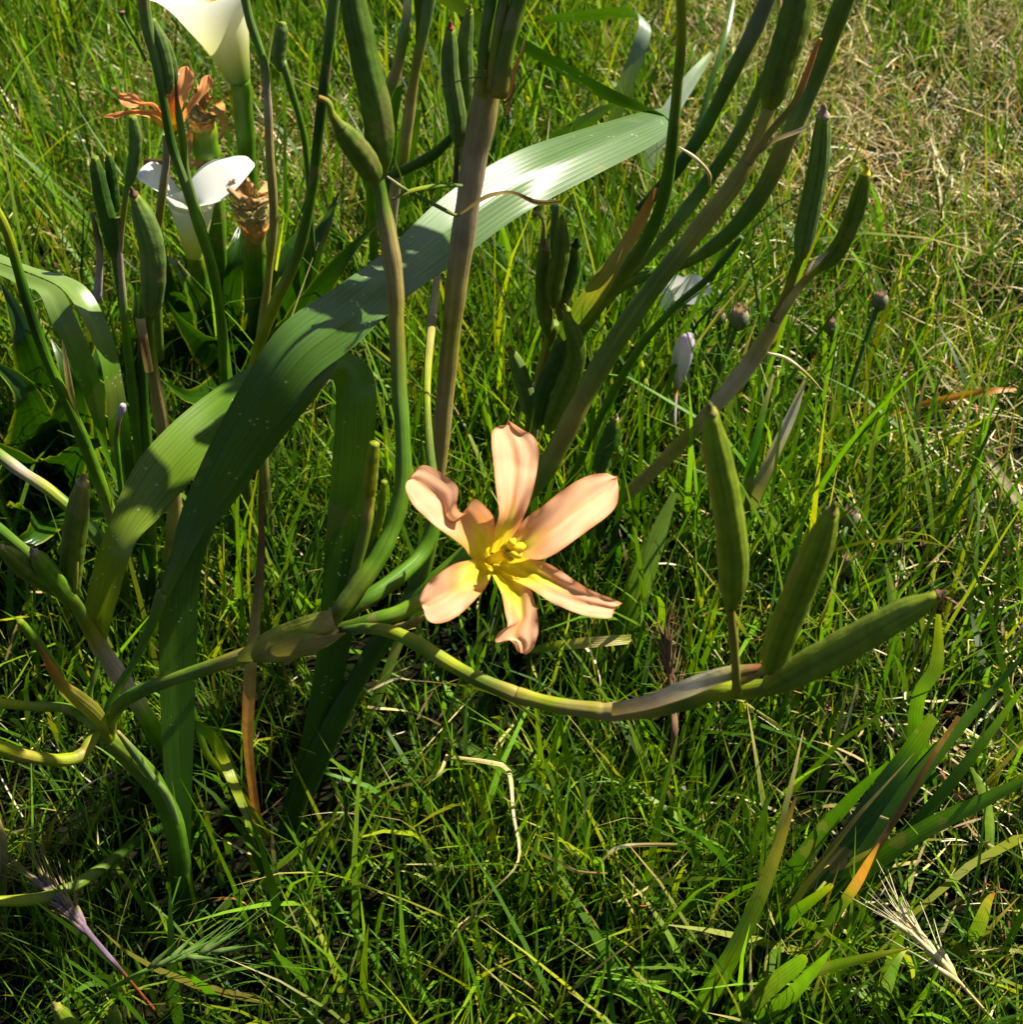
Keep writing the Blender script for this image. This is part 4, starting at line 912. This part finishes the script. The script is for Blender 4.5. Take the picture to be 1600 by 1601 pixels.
seed_head([(1100, 470, 0, 5), (1135, 420, .86, 5), (1160, 378, .89, 5)], 18, 'brownish seed head seen through the crossing upper branches')
seed_head([(1400, 960, 0, 9), (1348, 948, .50, 9), (1323, 925, .51, 8), (1318, 900, .515, 8), (1324, 884, .515, 8)], 32, 'stout seed head on an S-curved stem just behind the middle pod')
seed_head([(1300, 900, 0, 7), (1315, 850, .52, 7), (1328, 812, .53, 8)], 28, 'brown topped seed head right behind the tip of the middle pod')
seed_head([(880, 500, 0, 6), (905, 400, .80, 6), (938, 350, .82, 6), (942, 335, .825, 6)], 18, 'small tufted seed head near the brown tipped bract')
seed_head([(1440, 760, 0, 6), (1447, 720, .64, 6), (1450, 695, .65, 6)], 16, 'thin small grey seed head alone in the right turf')
# lilac bud and white blossom
bud = thing('meadow_flower', 'closed lilac bud on a thin wilting stalk', 'flower', ground(1050, 800))
stem([(1050, 800, ground(1050, 800)[1], 5, 'g'), (1054, 690, .60, 5, 'c'), (1056, 635, .61, 6, 'v'), (1057, 610, .615, 8, 'o'), (1060, 590, .615, 9, 'v')], bud, sides=7)
a = np.array([[*at(x, y, .615), w * mpp(at(x, y, .615)) / 2, *cl] for x, y, w, cl in [(1059, 605, 10, (.4, .35, .38)), (1064, 580, 24, (.5, .46, .55)), (1069, 555, 32, (.62, .58, .66)), (1074, 535, 28, (.66, .60, .68)), (1077, 524, 16, (.55, .42, .58)), (1077, 521, 4, (.5, .4, .5))]])
make_obj('bud', *tube_mesh(catmull(a, 6), 18, 3, .10), M['white_petal'], bud)
wf = thing('meadow_flower', 'small flat white blossom half hidden behind the leaning branch', 'flower', ground(1060, 700))
stem([(1060, 700, ground(1060, 700)[1], 5, 'g'), (1055, 560, .66, 5, 'g'), (1052, 470, .665, 6, 'l')], wf, sides=7)
for tip in [(1008, 434), (1036, 486), (1112, 452), (1066, 433), (1096, 470)]:
    c0 = at(1052, 458, .665); c1 = at(tip[0], tip[1], .665 + random.uniform(-.01, .01))
    sd = unit(np.cross(c1 - c0, CAM - c0)); L = np.linalg.norm(c1 - c0)
    tt = np.linspace(0, 1, 9)
    w = .30 * L * np.sin(np.clip(tt * .8 + .12, 0, 1) * math.pi) ** .8
    P = c0 + np.outer(tt, c1 - c0) + np.outer(np.sin(tt * 3) * .003, [0, 0, 1])
    make_obj('petal', *strip_mesh(P - sd * w[:, None], P + sd * w[:, None], np.tile(np.array((.80, .78, .78)), (9, 1)), 7, .06), M['white_petal'], wf)

# ================================================================== dry leaf and conspicuous loose blades
dl = thing('dry_leaf', 'long orange brown dead leaf hanging upright behind the arched stem', 'leaf', ground(408, 1305))
edge_leaf([(398, 1302, .377), (388, 1230, .376), (380, 1160, .375), (379, 1090, .374), (386, 1010, .373), (396, 930, .372), (403, 850, .371), (404, 790, .37), (406, 730, .37)],
          [(412, 1305, .377), (402, 1230, .376), (396, 1160, .375), (399, 1090, .374), (404, 1010, .373), (411, 930, .372), (415, 850, .371), (411, 790, .37), (408, 730, .37)],
          [(0, 'o'), (.4, (.50, .24, .05)), (.6, 't'), (.8, 'b'), (1, 'b')], dl, 'blade', M['dry'], n=50, fold=.2)

lone = [
 ([(955, 1070, 0, 34, 'd'), (985, 960, .485, 36, 'l'), (1020, 860, .49, 32, 'c'), (1055, 770, .495, 10, 'c')], 'wide pale green blade just right of the orange flower', 10),
 ([(828, 1018, .46, 6, 'l'), (860, 1010, .457, 14, 'y'), (930, 1003, .455, 17, 's'), (988, 998, .455, 15, 'y')], 'flat yellowish cut blade lying below the lowest petal', 5),
 ([(560, 1175, 0, 10, 'c'), (625, 1000, .44, 16, 'c'), (668, 910, .445, 8, 'l')], 'bluish green blade passing behind the lower left petal', 15),
 ([(680, 1135, .43, 10, 'c'), (720, 1160, .43, 20, 'c'), (780, 1195, .432, 17, 'g'), (860, 1240, .435, 6, 'd')], 'short bluish blade lying across the shaded turf under the pod branch', 20),
 ([(770, 1200, 0, 8, 'w'), (780, 1165, .44, 10, 'w'), (803, 1132, .44, 3, 'w')], 'single bleached white blade tip standing in dark turf', 10),
 ([(300, 1130, .36, 14, 'd'), (330, 1150, .365, 22, 'l'), (355, 1200, .37, 20, 'y'), (395, 1290, .375, 12, 'a'), (425, 1310, 0, 6, 'a')], 'bright bent green blade beside the dead orange leaf', 30),
 ([(440, 1340, 0, 8, 'a'), (370, 1230, .38, 12, 'y'), (325, 1180, .38, 13, 'a'), (300, 1100, .385, 8, 'g')], 'narrow leaning blade crossing in front of the dead orange leaf', 30),
 ([(1360, 660, .66, 8, 'y'), (1450, 630, .66, 11, 'o'), (1540, 612, .66, 12, 'o'), (1590, 608, .66, 5, 'o')], 'orange blade stretched flat over the right turf', 20),
 ([(1535, 695, .60, 5, 'b'), (1560, 735, .59, 13, 'p'), (1600, 790, .58, 16, 'p'), (1640, 840, .57, 14, 'p')], 'purplish dead blade poking in over the parched right turf', 15),
 ([(1150, 880, 0, 22, 'g'), (1170, 800, .52, 24, 'g'), (1205, 720, .525, 20, 'p'), (1240, 645, .53, 16, 'v'), (1258, 595, .535, 5, 's')], 'broad blade withered pale purple at its tip behind the upright pod', 15),
 ([(1150, 900, 0, 20, 'd'), (1165, 780, .52, 20, 'g'), (1190, 660, .53, 12, 'g'), (1210, 585, .535, 4, 'p')], 'dark upright green blade next to the purple tipped one', 25),
 ([(1390, 1120, 0, 26, 'g'), (1400, 1000, .47, 22, 'l'), (1395, 930, .475, 14, 'c'), (1385, 880, .48, 4, 'c')], 'stiff grey green blade rising behind the lowest pod', 20),
 ([(1455, 1260, 0, 40, 'd'), (1440, 1180, .385, 36, 'g'), (1432, 1130, .385, 24, 'g'), (1440, 1080, .385, 22, 'l'), (1465, 1040, .386, 22, 'a'), (1468, 960, .388, 8, 'y')], 'yellow green leaf twisted into a kink at the right', 15),
]
for pts, lab, rl in lone:
    lone_blade(pts, lab, roll=rl)
# bent straw
def straw_strand(pts, label, group=None, sides=6):
    pts = above(pts, .055)
    o = make_obj('straw', *blade_mesh(pts, 35, .25, n=36, twist=120), M['dry'], None, origin=at(*pts[0][:3]))
    tag(o, label, 'straw', group)
straw_strand([(630, 1565, 0, 10, 't'), (700, 1480, .345, 10, 's'), (760, 1400, .36, 11, 't'), (810, 1345, .37, 12, 's'), (803, 1270, .385, 10, 'p'), (796, 1205, .40, 10, 's'), (770, 1192, .405, 9, 's'), (700, 1182, .41, 5, 't')], 'long pale straw bent twice over the dark front turf')
straw_strand([(808, 1305, .375, 8, 'o'), (830, 1325, .37, 12, 'k'), (880, 1350, .365, 9, 't'), (905, 1362, .365, 6, 't'), (950, 1365, .363, 4, 'o')], 'short orange straw forking off the bent pale one')
straw_strand([(905, 1370, 0, 6, 'o'), (940, 1345, .36, 8, 's'), (965, 1325, .362, 12, 'w'), (1000, 1320, .362, 9, 's'), (1060, 1320, .362, 6, 'k')], 'bleached twisted straw lying in the front turf beside green blades')
straw_strand([(560, 1255, 0, 8, 'b'), (620, 1230, .395, 10, 't'), (680, 1215, .40, 8, 't'), (700, 1180, .41, 6, 's')], 'brown straw arching low beneath the pod branch')
straw_strand([(575, 1080, .43, 4, 's'), (620, 1060, .43, 6, 'w'), (640, 1062, .43, 6, 's'), (720, 1070, .43, 8, 'y'), (790, 1090, .43, 10, 'y'), (850, 1130, .43, 6, 'a')], 'thin cream straw turning yellow green below the pod branch')
straw_strand([(575, 1105, .42, 6, 's'), (640, 1112, .42, 6, 's'), (690, 1132, .42, 4, 's')], 'knotted pale straw lying under the curved branch')
straw_strand([(1210, 1290, .42, 4, 't'), (1280, 1262, .42, 8, 's'), (1330, 1262, .42, 8, 'w'), (1390, 1280, .42, 4, 's')], 'arched cream straw over the right leaf clump')
straw_strand([(1325, 1355, .37, 3, 'b'), (1337, 1300, .375, 4, 't'), (1325, 1255, .38, 4, 's')], 'upright hair thin straw above the orange tipped leaf')

# ================================================================== leaf clump, lower right
clump = thing('leaf_clump', 'fan of long green leaves leaning right, one with an orange burnt tip', 'leaf clump', ground(1180, 1560))
def cb(pts, roll=20, twist=0, lift=.11):
    q = [(*p[:2], ground(p[0], p[1], lift * (i / (len(pts) - 1)) ** .8)[1], *p[3:]) for i, p in enumerate(pts)]
    q = [(*p[:3], p[3] * .85, *p[4:]) for p in q]
    blade(q, clump, 'leaf', M['blade'], roll, .14, twist)
cb([(1080, 1600, 0, 34, 'g'), (1130, 1520, .32, 34, 'l'), (1180, 1420, .325, 30, 'a'), (1215, 1330, .335, 22, 'k'), (1245, 1245, .345, 5, 'b')], 15)
cb([(1130, 1610, 0, 34, 'g'), (1200, 1545, .318, 34, 'a'), (1250, 1505, .325, 26, 'l'), (1262, 1498, .327, 12, 'y')], 10)
cb([(1160, 1610, 0, 28, 'g'), (1230, 1560, .315, 28, 'l'), (1270, 1520, .32, 22, 'l'), (1302, 1482, .325, 4, 'l')], 25)
cb([(1230, 1530, 0, 26, 'd'), (1275, 1475, .335, 24, 'a'), (1318, 1412, .342, 20, 'a'), (1340, 1380, .347, 20, 'o'), (1358, 1348, .35, 14, 'o'), (1375, 1318, .352, 4, 'b')], 15)
cb([(1215, 1555, 0, 22, 'g'), (1270, 1520, .325, 22, 'a'), (1340, 1500, .33, 18, 'a'), (1420, 1482, .335, 4, 'k')], 20)
cb([(1205, 1470, 0, 26, 'g'), (1240, 1430, .35, 26, 'g'), (1295, 1388, .355, 12, 'y'), (1300, 1382, .355, 4, 'o')], 20)
cb([(1190, 1560, 0, 44, 'd'), (1270, 1400, .36, 46, 'd'), (1350, 1280, .38, 44, 'd'), (1420, 1180, .39, 36, 'g'), (1460, 1120, .395, 20, 'a')], 10)
cb([(1220, 1520, 0, 40, 'd'), (1310, 1370, .37, 40, 'd'), (1400, 1260, .385, 34, 'd'), (1480, 1160, .395, 26, 'g'), (1560, 1070, .405, 14, 'g'), (1620, 1000, .41, 4, 'g')], 20)
cb([(1240, 1490, 0, 34, 'd'), (1340, 1370, .375, 36, 'g'), (1440, 1300, .38, 34, 'g'), (1540, 1250, .385, 26, 'g'), (1640, 1200, .39, 8, 'g')], 15)
cb([(1250, 1480, 0, 20, 'd'), (1320, 1400, .37, 16, 'd'), (1400, 1280, .385, 13, 'b'), (1460, 1180, .39, 11, 'b'), (1500, 1120, .392, 9, 'b')], 20)
cb([(1300, 1460, 0, 30, 'g'), (1400, 1330, .37, 28, 'd'), (1490, 1220, .38, 24, 'g'), (1560, 1130, .39, 16, 'l'), (1610, 1060, .395, 4, 'l')], 25)
cb([(1180, 1440, 0, 26, 'd'), (1260, 1330, .375, 28, 'g'), (1330, 1250, .385, 24, 'g'), (1390, 1190, .39, 4, 'g')], 20)
cb([(1365, 1600, 0, 26, 'l'), (1385, 1545, .31, 26, 'c'), (1405, 1500, .318, 12, 'c'), (1420, 1480, .322, 3, 'w')], 15)
cb([(1505, 1500, 0, 22, 'l'), (1530, 1450, .335, 26, 'a'), (1545, 1410, .34, 16, 'k'), (1556, 1395, .342, 4, 'r')], 10)
cb([(1545, 1360, 0, 14, 'g'), (1548, 1290, .37, 18, 'c'), (1538, 1240, .375, 18, 'c'), (1520, 1200, .38, 5, 'c')], 20)

# ================================================================== grass ears with bristles
def ear(label, spine, awns, col_s, col_a, spread, group=None, name='grass_ear'):
    b = ground(*spine[0][:2])
    rt = thing(name, label, 'grass ear', b, group)
    sp = above(spine, .06)
    stem(sp, rt, 'stalk', M['dry'], sides=7)
    a = catmull(pts4(sp), 6)
    T = tangents(a[:, :3]); n = len(a)
    rd = random.Random(len(label))
    for k in range(awns):
        i = int(n * (.55 + .44 * k / awns)); i = min(i, n - 1)
        p = a[i, :3]; t = T[i]
        s = unit(np.cross(t, np.array([rd.uniform(-1, 1), rd.uniform(-1, 1), rd.uniform(-1, 1)])))
        L = rd.uniform(.018, .034); d = unit(t + s * rd.uniform(.1, spread))
        r0 = .0011
        row = np.array([[*p, r0 * .6, *C(col_s)], [*(p + d * .004), r0, *C(col_s)], [*(p + d * .009), r0 * .6, *C(col_a)], [*(p + d * .012), .00022, *C(col_a)], [*(p + d * L + s * .002), .00010, *C(col_a)]])
        make_obj('awn', *tube_mesh(row, 5), M['dry'], rt)
ear('purplish bristly grass ear lying in the deep shade at lower left', [(250, 1590, 0, 8, 'r'), (205, 1535, .315, 5, 'r'), (175, 1500, .325, 8, 'u'), (140, 1460, .335, 9, 'u'), (110, 1425, .345, 6, 'u'), (70, 1385, .355, 2, 't')], 44, 'u', 't', .34)
ear('pale bearded grass ear drooping beyond the leaf clump', [(1600, 1640, 0, 4, 's'), (1560, 1600, .30, 4, 's'), (1510, 1545, .31, 6, 's'), (1470, 1500, .32, 6, 's'), (1430, 1460, .33, 2, 's')], 30, 's', 'w', .38)
ear('dark brown bristly grass ear standing under the pod branch', [(1030, 1290, 0, 6, 'b'), (1048, 1200, .40, 8, 'b'), (1055, 1140, .405, 12, 'b'), (1050, 1080, .41, 9, 'b'), (1040, 1000, .415, 3, 'b')], 26, 'b', 'b', .30)
ear('green grass ear with flat spikelets near the lower left pods', [(60, 1600, 0, 6, 'g'), (150, 1555, .32, 6, 'l'), (220, 1520, .325, 8, 'l'), (270, 1500, .33, 8, 'g'), (330, 1488, .335, 4, 'g')], 16, 'c', 'g', .6)

# ================================================================== plant whose pods just enter at the lower left
Gp = thing('cape_tulip', 'two yellow green pod tips poking up at the shaded front edge', 'flowering plant', ground(150, 1800))
gy = ground(150, 1800)[1]
stem([(150, 1800, gy, 16, 'd'), (158, 1700, .235, 15, 'g'), (160, 1650, .235, 14, 'g')], Gp, 'scape')
capsule([(158, 1680, .235), (135, 1640, .235), (110, 1605, .235), (88, 1574, .235)], 34, Gp, col='a', tipcol='k', end=.45)
capsule([(160, 1690, .24), (172, 1650, .24), (178, 1610, .24), (178, 1576, .24)], 28, Gp, col='a', tipcol='y', end=.45)
# low curved stem, lower left edge
lc = thing('fallen_stem', 'fallen yellow green stem curving in over the dark lower left turf', 'stem', ground(255, 1292))
stem([(255, 1290, ground(255, 1290)[1], 12, 'd'), (200, 1325, .34, 16, 'd'), (140, 1370, .318, 20, 'a'), (80, 1400, .305, 20, 'a'), (30, 1407, .30, 18, 'y'), (-40, 1408, .295, 16, 'y')], lc, 'stem')
lc2 = thing('fallen_stem', 'tan dead stem standing at the far lower left margin', 'stem', ground(2, 1500))
stem([(2, 1500, ground(2, 1500)[1], 8, 'b'), (4, 1400, .335, 12, 't'), (6, 1330, .34, 13, 't'), (0, 1290, .345, 8, 't'), (-15, 1260, .35, 4, 't')], lc2, 'stem', M['dry'])
